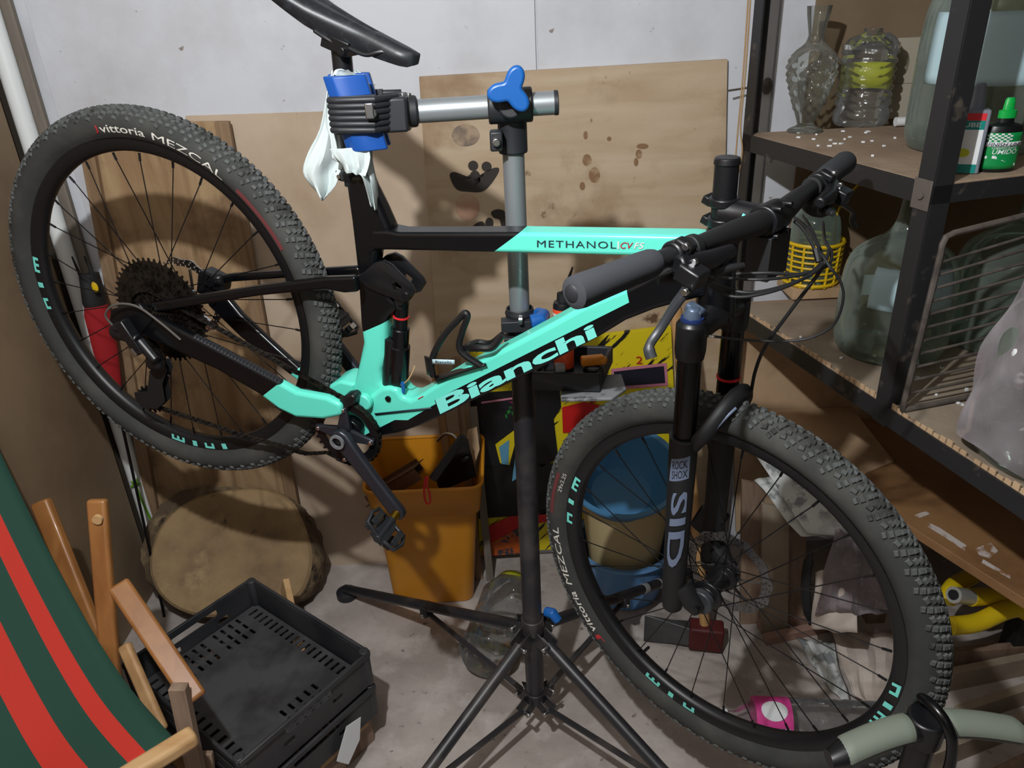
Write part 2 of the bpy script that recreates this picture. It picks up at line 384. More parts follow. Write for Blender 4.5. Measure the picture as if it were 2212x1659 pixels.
# ------------------------------------------------------------ the room
WY = 1.972
def struct(o): o['kind'] = 'structure'; return o
XL, XR, YB, ZT = -1.16, 2.0, -1.9, 2.35
struct(MB().box(((XL + XR) / 2, (YB + WY) / 2, -.05), (XR - XL + .2, WY - YB + .2, .1)).build('floor', K['concrete'], smooth=False))
struct(MB().box(((XL + XR) / 2, (YB + WY) / 2, ZT + .05), (XR - XL + .2, WY - YB + .2, .1)).build('ceiling', K['ceiling'], smooth=False))
struct(MB().box(((XL + XR) / 2, WY + .05, ZT / 2), (XR - XL + .2, .1, ZT)).build('wall_back', K['white_wall'], smooth=False))
struct(MB().box((XL - .05, (YB + WY) / 2, ZT / 2), (.1, WY - YB, ZT)).build('wall_left', K['dark_wall'], smooth=False))
struct(MB().box((XR + .05, (YB + WY) / 2, ZT / 2), (.1, WY - YB, ZT)).build('wall_right', K['dark_wall'], smooth=False))
struct(MB().box(((XL + XR) / 2, YB - .05, ZT / 2), (XR - XL + .2, .1, ZT)).build('wall_front', K['ceiling'], smooth=False))
def board(name, px, y, t, m, label, cat, group=None, ybot=None, parent=None, bevel=.0015):
    q = [aty(u, v, y if (ybot is None or i < 2) else ybot) for i, (u, v) in enumerate(px)]   # TL TR BR BL
    o = MB().slab(q, t, (0, 1, 0)).build(name, m, parent, bevel=bevel, center=parent is None)
    if parent is None: tag(o, label, cat, group)
    return o
# white facing sheets screwed to the back wall, seam near the middle
a = MB().box(((aty(70, 0, 1.96).x + .092) / 2 - .01, WY - .004, 1.17), (.092 - XL - .10, .008, 2.3)).build('trim_1', K['white_wall'], smooth=False, center=True, bevel=.001); struct(a)
a = MB().box(((.096 + .66) / 2, WY - .004, 1.17), (.56, .008, 2.3)).build('trim_2', K['white_wall'], smooth=False, center=True, bevel=.001); struct(a)
a = MB().box(((.663 + XR) / 2, WY - .004, 1.17), (XR - .663, .008, 2.3)).build('trim_3', K['white_wall'], smooth=False, center=True, bevel=.001); struct(a)
tag(MB().slab([V((XL + .004, 1.90, -0)), V((XL + .004, -.6, 0)), V((XL + .004, -.6, 2.1)), V((XL + .004, 1.90, 2.1))], .012, (1, 0, 0)).build('hardboard_sheet', K['mdf'], center=True, bevel=.001),
    'plain brown hardboard sheet lining the left wall beside the white pipe', 'board')
# corner pipe + batten
p = MB(); x0 = aty(34, 202, 1.93).x; p.tube([(x0, 1.93, 0), (x0, 1.93, 2.3)], .0215, 20); tag(p.build('drain_pipe', K['pipe'], center=True), 'white plastic pipe running down the left corner of the wall', 'pipe')
x1 = aty(62, 202, 1.95).x; tag(MB().box((x1 + .004, 1.955, 1.15), (.034, .016, 2.3)).build('batten', K['grey_batten'], center=True, bevel=.002), 'grey weathered batten fixed upright right beside the white pipe', 'batten')
# leaning sheets
board('cardboard_sheet', [(400, 250), (1000, 231), (1000, 1212), (560, 1235)], 1.9625, .001, K['beige_sheet'], 'large smooth beige sheet leaning on the wall behind the bicycle seat', 'board')
pl = thing('stained_plank', 'wide brown stained plank leaning on the wall behind the rear wheel', 'plank', (aty(420, 1100, 1.9).x, 1.9, 0))
q = [aty(*p, 1.94) for p in ((192, 268), (487, 262), (664, 1215), (362, 1215))]
MB().slab(q, .012, (0, 1, 0)).build('panel', K['plank_old'], pl, bevel=.001)
for (a, b) in (((180, 268), (350, 1212)), ((480, 262), (656, 1212))):
    A = aty(*a, 1.93); Bp = aty(*b, 1.93); MB().bar(A, Bp, .034, .018, (0, 1, 0)).build('edge_strip', K['plank_lath'], pl, bevel=.002)
pb = thing('plywood_panel', 'big pale plywood panel with black paint blots behind the stand post', 'board', (.2, 1.88, 0))
q = [aty(*p, 1.948) for p in ((905, 166), (1572, 128), (1552, 1150), (972, 1180))]
MB().slab(q, .014, (0, 1, 0)).build('panel', K['plywood'], pb, bevel=.001)
def blot(px, y, name='paint_blot', m='paint_black', parent=pb):
    P = [aty(u, v, y) for u, v in px]; n = len(P)
    c = sum(P, V()) / n
    sm = [];
    for i in range(n):
        for k in range(4):
            t = k / 4; p0, p1, p2, p3 = P[i - 1], P[i], P[(i + 1) % n], P[(i + 2) % n]
            sm.append(.5 * ((2 * p1) + (p2 - p0) * t + (2 * p0 - 5 * p1 + 4 * p2 - p3) * t * t + (3 * p1 - p0 - 3 * p2 + p3) * t ** 3))
    mb = MB(); mb.add([c] + sm, [(0, 1 + i, 1 + (i + 1) % len(sm)) for i in range(len(sm))]); return mb.build(name, K[m], parent)
def spot(cx, cy, rx, ry, y=1.9465, **k): return blot([(cx + rx * cos(a), cy + ry * sin(a)) for a in [i * pi / 4 for i in range(8)]], y, **k)
blot([(971, 378), (985, 372), (1000, 386), (1020, 376), (1034, 396), (1050, 370), (1076, 362), (1074, 378), (1046, 412), (1010, 414), (985, 408)], 1.9465)
spot(1022, 358, 11, 11); spot(1051, 360, 11, 11); spot(1026, 384, 12, 16)
blot([(1020, 500), (1024, 486), (1040, 478), (1048, 486), (1044, 500)], 1.9465); spot(1057, 482, 9, 12); spot(1005, 498, 9, 5)
blot([(1061, 458), (1076, 452), (1092, 460), (1094, 500), (1086, 500), (1080, 476), (1066, 470)], 1.9465)
K['spray_grey'] = mat('spray_haze', (122, 108, 96), .8, layers=[((168, 146, 122), 14, .5, .6)])
K['spray_pink'] = mat('spray_pink', (176, 138, 116), .8, layers=[((186, 158, 132), 14, .45, .6)])
spot(1006, 292, 30, 24, m='spray_grey', name='spray_mark'); spot(1010, 448, 26, 30, m='spray_pink', name='spray_mark')
K['brown_stain'] = mat('brown_stain', (136, 104, 74), .8, layers=[((170, 142, 112), 40, .5, .62)])
for a_ in ((1388, 316, 13, 6), (1380, 333, 7, 10), (1265, 292, 5, 9), (1268, 346, 10, 13), (1284, 378, 12, 17), (1258, 402, 6, 9), (1374, 350, 5, 9), (1316, 300, 5, 5)): spot(*a_, y=1.9472, m='brown_stain', name='brown_stain')
# narrow battens standing by the plywood
for (a, b, m, lab) in (((985, 772), (1010, 1010), 'plank_lath', 'narrow brown batten standing behind the bottle cage'), ((1022, 880), (1036, 1020), 'grey_batten', 'short grey batten standing behind the yellow bin corner'), ((935, 770), (968, 1000), 'wood_tan', 'thin tan lath leaning left of the bottle cage')):
    A = aty(*a, 1.90); Bp = aty(*b, 1.885); d = (Bp - A).normalized(); Bq = A + d * ((A.z - .0) / -d.z)
    tag(MB().bar(A, Bq, .022, .014, (0, 1, 0)).build('lath', K[m], center=True, bevel=.001), lab, 'batten')
# painted game panel (plain generic stand-in for its picture)
pp = thing('painted_panel', 'yellow and black splash-painted panel leaning on the wall behind the stand', 'board', (.18, 1.84, 0))
PY0, PY1 = 1.93, 1.93
q = [aty(1016, 758, PY0), aty(1450, 706, PY0), aty(1470, 1172, PY1), aty(1036, 1196, PY1)]
K['splash'] = mat('yellow_splash', (216, 196, 20), .5, layers=[((14, 14, 12), 9, .56, .59, (.9, 1, 6), (0, .8, 0)), ((190, 30, 20), 6, .68, .70)])
K['patches'] = mat('colour_patches', (18, 18, 24), .5, layers=[((20, 120, 40), 14, .56, .58), ((110, 24, 70), 11, .60, .62), ((40, 90, 140), 9, .64, .66), ((210, 190, 30), 10, .66, .68)])
MB().slab(q, .015, (0, 1, 0)).build('panel', K['splash'], pp, bevel=.001)
def onp(u, v, o=.002):
    n = (q[3] - q[0]).cross(q[1] - q[0]).normalized()
    if n.y > 0: n = -n
    return atp(u, v, q[0] + n * o, n)
def patch(px, m, name, o=.002):
    mb = MB(); P = [onp(u, v, o) for u, v in px]; mb.add(P, [tuple(range(len(P)))]); return mb.build(name, m, pp, smooth=False, solid=.001)
K['navy'] = mat('navy_print', (16, 16, 34), .5); K['pinkline'] = mat('pink_line', (190, 120, 140), .5); K['black_print'] = mat('black_print', (12, 12, 14), .5)
K['red_print'] = mat('red_paint', (190, 24, 20), .5); K['orange_print'] = mat('orange_paint', (190, 90, 30), .5, layers=[((60, 60, 70), 30, .55, .6)]); K['yellow_print'] = mat('yellow_paint', (212, 190, 20), .5)
patch([(1320, 797), (1440, 784), (1443, 833), (1323, 842)], K['pinkline'], 'display_border', .003)
patch([(1326, 803), (1434, 791), (1437, 827), (1329, 835)], K['navy'], 'display_window', .005)
patch([(1014, 850), (1190, 838), (1185, 1018), (1030, 1024)], K['black_print'], 'dark_field', .002)
patch([(1022, 876), (1110, 866), (1108, 1000), (1034, 1008)], K['patches'], 'colour_field', .003)
patch([(1168, 832), (1208, 828), (1212, 880), (1196, 905), (1206, 990), (1168, 1010), (1158, 930), (1162, 880)], K['black_print'], 'dark_shape', .004)
patch([(1030, 1012), (1210, 1000), (1214, 1108), (1034, 1120)], K['black_print'], 'dark_band', .004)
patch([(1050, 1140), (1120, 1106), (1210, 1096), (1212, 1120), (1120, 1140), (1062, 1180)], K['red_print'], 'red_sweep', .004)
patch([(1044, 1182), (1120, 1140), (1124, 1196), (1040, 1202)], K['orange_print'], 'orange_field', .005)
patch([(1214, 880), (1262, 868), (1300, 876), (1296, 930), (1216, 935)], K['red_print'], 'red_shape', .004)
patch([(1238, 836), (1318, 822), (1316, 838), (1290, 846), (1286, 870), (1270, 866), (1272, 846), (1240, 850)], K['red_print'], 'red_mark', .004)
patch([(1286, 760), (1312, 770), (1308, 782), (1298, 776), (1284, 778)], K['red_print'], 'red_mark', .004)
t = MB(); put_text(t, '2', lambda a, b: onp(1374 + 14 * a, 786 - 16 * b, .006)); t.build('printed_number', K['red_print'], pp, smooth=False)
patch([(1040, 868), (1110, 858), (1110, 862), (1040, 872)], K['pinkline'], 'pink_line', .005)
patch([(1070, 960), (1110, 930), (1112, 960), (1100, 1005), (1080, 1000)], K['yellow_print'], 'yellow_shape', .006)
K['pale_blue_print'] = mat('pale_blue_paint', (90, 150, 180), .5)
patch([(1078, 966), (1100, 950), (1098, 1004), (1084, 1002)], K['pale_blue_print'], 'pale_shape', .008)
patch([(1112, 990), (1122, 975), (1122, 1030), (1106, 1040)], K['pale_blue_print'], 'pale_shape', .008)

# ------------------------------------------------------------ the bicycle
S68 = rad(68.5); AX = V((-cos(S68), 0, sin(S68))); BASE = V((.674, 0, .024))
MBK = Matrix.Translation((-.291, 1.285, .898)) @ (Matrix.Rotation(rad(-20.26), 4, 'Z') @ Matrix.Rotation(rad(21.76), 4, 'Y') @ Matrix.Rotation(rad(1.07), 4, 'X'))
MST = Matrix.Translation(BASE) @ Matrix.Rotation(rad(-22.3), 4, AX) @ Matrix.Translation(-BASE)
IB = MBK.inverted(); IS = (MBK @ MST).inverted()
def _loc(inv, u, v, y):
    o = inv @ CAM; d = inv.to_3x3() @ ray(u, v); return o + d * ((y - o.y) / d.y)
def B(u, v, y=0.0): return _loc(IB, u, v, y)
def BS(u, v, y=0.0): return _loc(IS, u, v, y)
def WB(p): return MBK @ V(p)
bike = thing('mountain_bike', 'turquoise and black full-suspension mountain bike clamped in the repair stand', 'bicycle', M=MBK)
def bpart(name, mb, m, parent=bike, **k): return mb.build(name, m, parent, local=True, **k)
def side(px, y0, y1, yt=None):
    """profile traced at depth yt, extruded between y0 and y1"""
    yt = y0 if yt is None else yt
    P = [B(u, v, yt) for u, v in px]
    mb = MB(); mb.prism([(p.x, p.z) for p in P], lambda x, z: V((x, y0, z)), lambda x, z: V((x, y1, z))); return mb
def halfplane(p1, p2, inside, yt):
    a = B(*p1, yt); b = B(*p2, yt); c = B(*inside, yt)
    n = V((-(b.z - a.z), 0, b.x - a.x)).normalized()
    if n.dot(c - a) < 0: n = -n
    return (n.x, 0, n.z, n.dot(a))
CEL = (98, 222, 200); BLK = (10, 11, 14)
hp = halfplane
m_tt = mat('top_tube_paint', BLK, .28, coat=.12, spec=.35, masks=[[hp((1064, 546), (1122, 503), (1300, 530), -.02)]], mcol=CEL)
m_st = mat('seat_tube_paint', BLK, .28, coat=.12, spec=.35, masks=[[hp((778, 720), (852, 688), (800, 800), -.02)]], mcol=CEL)
m_dt = mat('down_tube_paint', BLK, .3, coat=.1, spec=.35, masks=[[hp((939, 864), (1282, 692), (1000, 780), -.026), hp((1352, 620), (1362, 668), (1100, 760), -.026)],
                                                        [hp((935, 850), (950, 905), (800, 850), -.026), hp((790, 906), (900, 908), (850, 850), -.026), hp((880, 908), (942, 872), (850, 850), -.026)]], mcol=CEL)
m_cs = mat('chainstay_paint', BLK, .3, coat=.1, spec=.35, masks=[[hp((568, 855), (600, 830), (650, 870), -.055)]], mcol=CEL)
# front triangle
bpart('top_tube', side([(800, 498), (836, 498), (860, 503), (1120, 503), (1500, 510), (1535, 514), (1545, 600), (1440, 562), (1390, 554), (1120, 547), (1060, 546), (840, 541), (808, 541), (790, 560)], -.021, .021, -.021), m_tt, bevel=.014, seg=4)
bpart('seat_tube', side([(741, 376), (786, 374), (800, 408), (822, 452), (838, 488), (846, 503), (830, 525), (812, 545), (806, 590), (840, 640), (860, 665), (832, 694), (834, 770), (822, 800), (822, 826), (846, 846), (820, 900), (730, 905), (742, 880), (757, 850), (772, 790), (782, 742), (776, 700), (770, 600), (756, 480)], -.019, .019, -.019), m_st, bevel=.011, seg=4)
bpart('down_tube', side([(822, 838), (842, 836), (858, 842), (868, 858), (885, 864), (905, 855), (933, 836), (981, 808), (1102, 747), (1196, 697), (1262, 660), (1360, 620), (1460, 566), (1530, 556), (1530, 640), (1450, 660), (1413, 670), (1351, 694), (1292, 730), (1254, 750), (1168, 797), (1128, 816), (1040, 858), (950, 902), (905, 922), (860, 938), (812, 946), (770, 952), (740, 930), (752, 880), (790, 862)], -.026, .026, -.026), m_dt, bevel=.014, seg=4)
ht = MB(); ht.tube([BASE + AX * .50, BASE + AX * .55, BASE + AX * .62], [.030, .027, .026], 28); bpart('head_tube', ht, K['black_frame'])
# pivot boss and holes on the bottom bracket area
pv = MB(); c = B(788, 866, -.03); pv.cyl(c + V((0, .004, 0)), c + V((0, -.010, 0)), .0165, 28); bpart('pivot_boss', pv, K['celeste'], bevel=.003)
c = B(838, 862, -.028); pv = MB(); pv.cyl(c + V((0, .004, 0)), c + V((0, -.001, 0)), .0055, 16); bpart('cable_port', pv, K['black_frame'])
pv = MB(); P = [B(u, v, -.0285) for u, v in ((808, 893), (930, 880), (934, 884), (812, 897))]; pv.add(P, [(0, 1, 2, 3)]); bpart('cover_seam', pv, K['decal_dark'], solid=.0006)
bb = MB(); bb.cyl((0, -.045, 0), (0, .045, 0), .024, 28); bpart('bottom_bracket', bb, K['black_metal'], bevel=.002)
# celeste blister behind yoke (far side of chainstay bridge)
bpart('yoke_bridge', side([(722, 822), (745, 812), (778, 820), (772, 850), (738, 862), (716, 862)], -.02, .04, 0), K['celeste'], bevel=.006, seg=3)
# rear triangle near / far
for s in (1, -1):
    y = -.055 * s; m = m_cs
    if s == 1:
        bpart('chainstay', side([(258, 672), (300, 668), (410, 724), (500, 770), (604, 826), (640, 846), (706, 858), (738, 874), (738, 898), (700, 906), (640, 902), (602, 884), (560, 852), (470, 800), (400, 768), (300, 722), (262, 712)], -.068, -.048, -.066), m_cs, bevel=.007, seg=3)
        bpart('seatstay', side([(262, 664), (420, 640), (560, 618), (700, 600), (766, 598), (772, 632), (742, 634), (700, 626), (560, 640), (420, 662), (300, 682), (262, 686)], -.058, -.042, -.058), K['black_frame'], bevel=.005, seg=3)
        bpart('dropout', side([(240, 668), (300, 655), (330, 690), (300, 730), (258, 722), (236, 700)], -.072, -.062, -.07), K['black_metal'], bevel=.003)
    else:
        bpart('chainstay', side([(436, 628), (470, 618), (520, 680), (590, 745), (664, 812), (760, 850), (752, 872), (690, 860), (600, 790), (520, 730), (450, 662)], .048, .066, .05), m_cs, bevel=.007, seg=3)
        bpart('seatstay', side([(440, 602), (500, 592), (770, 576), (790, 596), (640, 600), (500, 610), (440, 620)], .042, .056, .042), K['black_frame'], bevel=.005, seg=3)
# ribbed chainstay guard
g = MB(); A = B(424, 730, -.064); Bq = B(604, 826, -.064); d = (Bq - A)
for i in range(26):
    p = A + d * (i / 25); g.ball(p + V((0, 0, .003)), .0052, 8, (1, 1.6, .9))
g.tube([A, Bq], .006, 8); bpart('chainstay_guard', g, K['stand_plastic'])
# rocker link and shock
vs, fs = curve_mesh([[(B(u, v, -.03).x, B(u, v, -.03).z) for u, v in ((768, 602), (784, 592), (806, 572), (822, 568), (838, 576), (884, 622), (890, 634), (880, 650), (866, 654), (846, 646), (812, 632), (790, 622))],
                     [(B(u, v, -.03).x, B(u, v, -.03).z) for u, v in ((842, 616), (852, 610), (866, 622), (862, 632), (848, 630))]], ext=.0035, bev=.0015)
mb = MB()
for yo in (-.0205, .0205): mb.add([V((x, yo + z_, y)) for x, y, z_ in vs], fs)
mb.tube([B(874, 640, 0) + V((0, -.022, 0)), B(874, 640, 0) + V((0, .022, 0))], .0085, 14); mb.tube([B(832, 588, 0) + V((0, -.02, 0)), B(832, 588, 0) + V((0, .02, 0))], .0075, 12)
bpart('rocker_link', mb, K['satin_black'])
for px in ((770, 612), (878, 638), (742, 616)):
    c = B(*px, -.036); mb = MB(); mb.cyl(c, c + V((0, -.006, 0)), .007, 16); bpart('pivot_bolt', mb, K['steel' if px[0] == 742 else 'black_metal'], bevel=.001)
sa, sb = B(868, 655, 0), B(856, 860, 0); sd = sb - sa
sh = MB(); sh.tube([sa, sa + sd * .30], .0125, 24); bpart('shock_shaft', sh, K['black_frame'])
sh = MB(); sh.tube([sa + sd * k for k in (.24, .25, .42, .43, .9, .95)], [.0145, .0165, .0165, .0195, .0195, .014], 24); sc_ = bpart('shock', sh, K['black_frame'])
sh = MB(); sh.tube([sa + sd * k + V((-.013, -.006, 0)) for k in (.36, .37, .85, .88)], [.008, .013, .013, .010], 20); sh.tube([sa + sd * .85 + V((-.012, 0, 0)), sa + sd * .98 + V((-.01, 0, 0))], .016, 16); bpart('reservoir', sh, K['satin_black'], sc_)
sh = MB(); sh.tube([sa + sd * .12, sa + sd * .135], .0142, 24); bpart('travel_ring', sh, K['red'], sc_)
for q_ in (sa, sb): sh = MB(); sh.ball(q_, .012, 12, (1, 1.5, 1)); bpart('shock_eyelet', sh, K['satin_black'], sc_)
sh = MB(); sh.tube([B(870, 826, -.02), B(872, 848, -.02)], [.004, .003], 8); bpart('blue_lever', sh, K['blue_bright'], sc_)
sh = MB(); sh.tube(smooth_path([B(866, 832, -.02), B(880, 822, -.02), B(890, 806, -.01), B(896, 790, 0)], 4), .0012, 6); bpart('lockout_cable', sh, K['string'], sc_)
# seatpost, clamp, saddle
sp_a, sp_b = B(736, 96, 0), B(765, 400, 0)
mb = MB(); mb.tube([sp_a, sp_b], .0152, 28); post = bpart('seatpost', mb, K['satin_black'])
mb = MB(); ax_ = (sp_b - sp_a).normalized(); c = B(763, 380, 0); mb.cyl(c - ax_ * .008, c + ax_ * .006, .0205, 28); mb.box(B(738, 378, 0), (.016, .018, .014)); cl = bpart('seat_clamp', mb, K['black_metal'], bevel=.002)
mb = MB(); c = B(735, 380, -.008); mb.cyl(c, c + V((0, -.006, 0)), .0035, 10); bpart('bolt', mb, K['steel'], cl)
def saddle_fn():
    # local: nose at B(908,128), length .275 backward
    nose = B(906, 122, 0); L_ = .28
    def w(t): return .019 + .053 * (max(0, (t - .30) / .70) ** 1.35 if t > .30 else 0) + .006 * t
    def zt(t): return .004 * sin(t * pi) * -1 + .014 * max(0, t - .6) * 2.2 + .004
    rows = []
    for i in range(29):
        t = i / 28; x = nose.x - L_ * t; ww = w(t) * (1 - .82 * max(0, (.09 - t) / .09) ** 2) * (1 - .22 * max(0, (t - .93) / .07) ** 2)
        drop = (.011 + .014 * sin(min(1, t * 1.15) * pi * .9)) * (1 - .6 * max(0, (.05 - t) / .05) ** 2)
        row = []
        for j in range(21):
            s_ = -1 + 2 * j / 20; a = abs(s_)
            if a < .72: yy = ww * s_ / .72; zz = -.011 * (a / .72) ** 3.2 - (.004 * math.exp(-(s_ / .16) ** 2) if .25 < t < .9 else 0)
            else:
                k = (a - .72) / .28; yy = math.copysign(ww * (1 - .22 * k * k), s_); zz = -.011 - drop * k
            row.append(V((x, yy, nose.z + zt(t) + zz + t * .030)))
        rows.append(row)
    return rows
rows = saddle_fn(); mb = MB(); mb.grid(28, 20, lambda a, b: rows[round(a * 28)][round(b * 20)]); mb.add([rows[28][j] for j in range(21)], [tuple(range(21))]); mb.add([rows[0][j] for j in range(21)], [tuple(range(21))])
sad = bpart('saddle', mb, mat('saddle_cover', (26, 28, 32), .42, layers=[((38, 42, 46), 60, .5, .6)], bump=.02, bsc=300), ang=60)
mb = MB()
nz_ = B(906, 122, 0)
for s in (1, -1):
    mb = MB(); mb.tube(smooth_path([B(868, 108, .008 * s), B(820, 112, .018 * s), B(790, 118, .021 * s), B(755, 104, .021 * s), B(715, 88, .022 * s), B(680, 66, .03 * s)], 5), .0036, 8)
    bpart('rail', mb, K['satin_black'], sad)
mb = MB(); c = B(740, 100, 0); mb.box(c + V((0, 0, .004)), (.045, .05, .02)); mb.cyl(c + V((.014, -.03, .0)), c + V((.014, .03, 0)), .007, 12); mb.tube([B(748, 80, 0), B(765, 118, 0)], .006, 10); bpart('rail_clamp', mb, K['black_metal'], sad, bevel=.003)
# lettering on the frame (text boxes traced on the near faces)
def btext(t, p0, p1, h, y, m, name, parent=bike, lean=(0, -1), **k):
    e = V((p1[0] - p0[0], p1[1] - p0[1], 0))
    mb = MB(); put_text(mb, t, lambda a, b: B(p0[0] + e.x * a + lean[0] * h * b, p0[1] + e.y * a + lean[1] * h * b, y), **k); return bpart(name, mb, K[m], parent, smooth=False)
btext('METHANOL', (1160, 534), (1331, 537), 15, -.0222, 'decal_dark', 'model_lettering', bold=0, spacing=1.15)
btext('|', (1334, 538), (1337, 538), 17, -.0222, 'decal_white', 'divider_mark', bold=.008)
btext('CV', (1340, 537), (1368, 538), 14, -.0222, 'decal_red', 'red_lettering', bold=.008, shear=.3)
btext('FS', (1369, 538), (1392, 538), 14, -.0222, 'decal_white', 'white_lettering', bold=.008, shear=.3)
def dtmap(a, b):
    return B(951 + 340 * a - 11 * b, 895 - 168 * a - 31 * b * (1.02 - .06 * a), -.0268)
mb = MB(); put_text(mb, 'Bianchi', dtmap, bold=.03, spacing=.97); bpart('lettering', mb, K['decal'], smooth=False)
mb = MB(); mb.tube([B(903, 862, -.0268), B(914, 856, -.0268)], .0008, 4); bpart('small_red_mark', mb, K['red'])
# bottle cage on the upper face of the down tube
cg = MB()
path1 = [(936, 812), (932, 790), (938, 762), (962, 720), (990, 690), (1004, 676), (1010, 684), (1000, 712), (992, 745), (1002, 765), (1040, 790)]
for yy in (-.030, .030):
    cg.tube(smooth_path([B(u, v, yy * (.6 + .4 * min(1, (v - 676) / 80))) for u, v in path1], 4), .0042, 8)
cg.tube(smooth_path([B(1004, 752, -.02), B(1030, 752, -.034), B(1060, 752, -.034), B(1075, 738, -.030), B(1084, 724, -.026)], 4), .0045, 8)
cg.tube(smooth_path([B(1004, 752, .02), B(1030, 740, .034), B(1060, 742, .034), B(1084, 724, .026)], 4), .0045, 8)
cg.grid(10, 14, lambda a, b: B(934 + 60 * a + 30 * b, 812 + 12 * a, 0) + V((0, -.034 * cos(pi * b), .002 - .020 * sin(pi * b))) if False else B(940 + 110 * a, 822 - 34 * a - 8 * sin(pi * b), -.034 + .068 * b))
cg.grid(4, 10, lambda a, b: B(933 + 6 * a, 776 + 40 * a, -.034 + .068 * b) + V((-.014 * sin(pi * b), 0, -.0)))
cgo = bpart('bottle_cage', cg, K['satin_black'], solid=.003)
mb = MB(); mb.grid(2, 8, lambda a, b: B(934 + 48 * b, 776 + 10 * a + 1.5 * b, -.036 - .002 * sin(pi * b))); bpart('cage_band', mb, K['label_blue'], cgo, solid=.001)
mb = MB(); put_text(mb, 'Bianchi', lambda a, b: B(940 + 34 * a, 784.5 + a - 6 * b, -.0395)); bpart('band_lettering', mb, K['decal_dark'], cgo, smooth=False)

# wheels -------------------------------------------------------------
TR, TM = .341, .029
RY = Matrix.Rotation(pi / 2, 3, 'X')     # lathe axis z -> -y / y
def wheel(name, hub, M4, front, knobs=152):
    """rim is the part; everything on it is a sub-part. hub = centre, M4 = steering matrix"""
    def put(mb, nm, m, parent, **k):
        mb.v = [M4 @ p for p in mb.v]; return mb.build(nm, m, parent, local=True, **k)
    h = V(hub)
    mb = MB(); mb.lathe([(.2945, -.006), (.2935, 0), (.2945, .006), (.300, .0135), (.317, .0155), (.317, .012), (.312, .010), (.312, -.010), (.317, -.012), (.317, -.0155), (.300, -.0135)], 96, h, RY, closed=True)
    rim = put(mb, name, K['rim'], bike, ang=50)
    prof = []
    for i in range(19):
        a = -pi * .80 + 1.6 * pi * i / 18
        prof.append((TR + (TM - .0015) * cos(a) * (1.0 if cos(a) > 0 else .95), (TM - .001) * sin(a)))
    mb = MB(); mb.lathe([(.3165, -.0135)] + prof + [(.3165, .0135)], 120, h, RY, closed=True); put(mb, 'tyre', K['tyre'], rim, ang=60)
    kb = MB()
    rowsk = [(.16, .0075, .010), (-.16, .0075, .010), (.47, .0085, .008), (-.47, .0085, .008), (.80, .0095, .008), (-.80, .0095, .008), (1.1, .0085, .007), (-1.1, .0085, .007)]
    for ri, (ph, ln, wd) in enumerate(rowsk):
        for i in range(knobs):
            if abs(ph) > 1 and i % 2 == 0: continue
            th = 2 * pi * (i + (.5 if ri % 2 else 0) + .25 * (ri // 2)) / knobs
            e_r = V((cos(th), 0, sin(th))); e_t = V((-sin(th), 0, cos(th)))
            n = e_r * cos(ph) + V((0, 1, 0)) * sin(ph); b = n.cross(e_t)
            tw = (.35 if ph > 0 else -.35) * (1 if i % 2 else -.6)
            et = e_t * cos(tw) + b * sin(tw); bb_ = n.cross(et)
            c = h + e_r * (TR) + n * (TM + .0002)
            R = Matrix((et, bb_, n)).transposed()
            hx, hy, hz = ln * .52, wd * .50, .0016
            vs = [c + R @ V((sx * hx * q_, sy * hy * q_, sz)) for sz, q_ in ((-.002, 1), (hz, .72)) for sx, sy in ((-1, -1), (1, -1), (1, 1), (-1, 1))]
            kb.add(vs, [(4, 5, 6, 7), (0, 1, 5, 4), (1, 2, 6, 5), (2, 3, 7, 6), (3, 0, 4, 7)])
    ko = put(kb, 'tread_blocks', K['knob'], rim, smooth=False); ko['kind'] = 'stuff'
    # hub
    mb = MB()
    mb.lathe([(.0, -.052), (.010, -.052), (.010, -.034), (.026, -.032), (.026, -.028), (.016, -.024), (.013, 0), (.016, .022), (.028, .026), (.028, .030), (.018, .034), (.018, .046), (.009, .05), (0, .05)], 28, h, RY); put(mb, 'hub', K['satin_black'], rim, bevel=.001)
    # spokes
    for i in range(28):
        sd_ = 1 if i % 2 else -1; a0 = 2 * pi * (i + .3) / 28; off = 1.15 if (i // 2) % 2 else -1.15
        p0 = h + V((.025 * cos(a0 + off), sd_ * .028, .025 * sin(a0 + off))); p1 = h + V((.292 * cos(a0), sd_ * .003, .292 * sin(a0))); p2 = h + V((.278 * cos(a0), sd_ * .0042, .278 * sin(a0)))
        mb = MB(); mb.tube([p0, p2], .00105, 5); mb.tube([p2, p1], .0022, 6); put(mb, 'spoke', K['black_metal'], rim)
    # rotor (left side)
    R0, rc = (.082 if front else .080), 24
    outer = []; 
    for i in range(96):
        a = 2 * pi * i / 96; outer.append(((R0 + .0022 * cos(a * 12)) * cos(a), (R0 + .0022 * cos(a * 12)) * sin(a)))
    holes = [[(.0645 * cos(2 * pi * i / 60), .0645 * sin(2 * pi * i / 60)) for i in range(60)]]
    for i in range(36):
        a = 2 * pi * i / 36
        for rr, da in ((.067, 0), (.0725, .06), (.078, .02)):
            holes.append(circ(rr * cos(a + da), rr * sin(a + da), .0021, 6))
    vs, fs = curve_mesh([outer] + holes, ext=.0009)
    mb = MB(); yr = .047 if front else .05
    mb.add([h + V((x, yr + z_, y)) for x, y, z_ in vs], fs)
    for i in range(6):
        a = 2 * pi * i / 6; mb.bar(h + V((.02 * cos(a), yr, .02 * sin(a))), h + V((.063 * cos(a + .55), yr, .063 * sin(a + .55))), .0018, .006, (0, 1, 0))
    mb.lathe([(.012, -.003), (.023, -.003), (.023, .003), (.012, .003)], 24, h + V((0, yr, 0)), RY, closed=True)
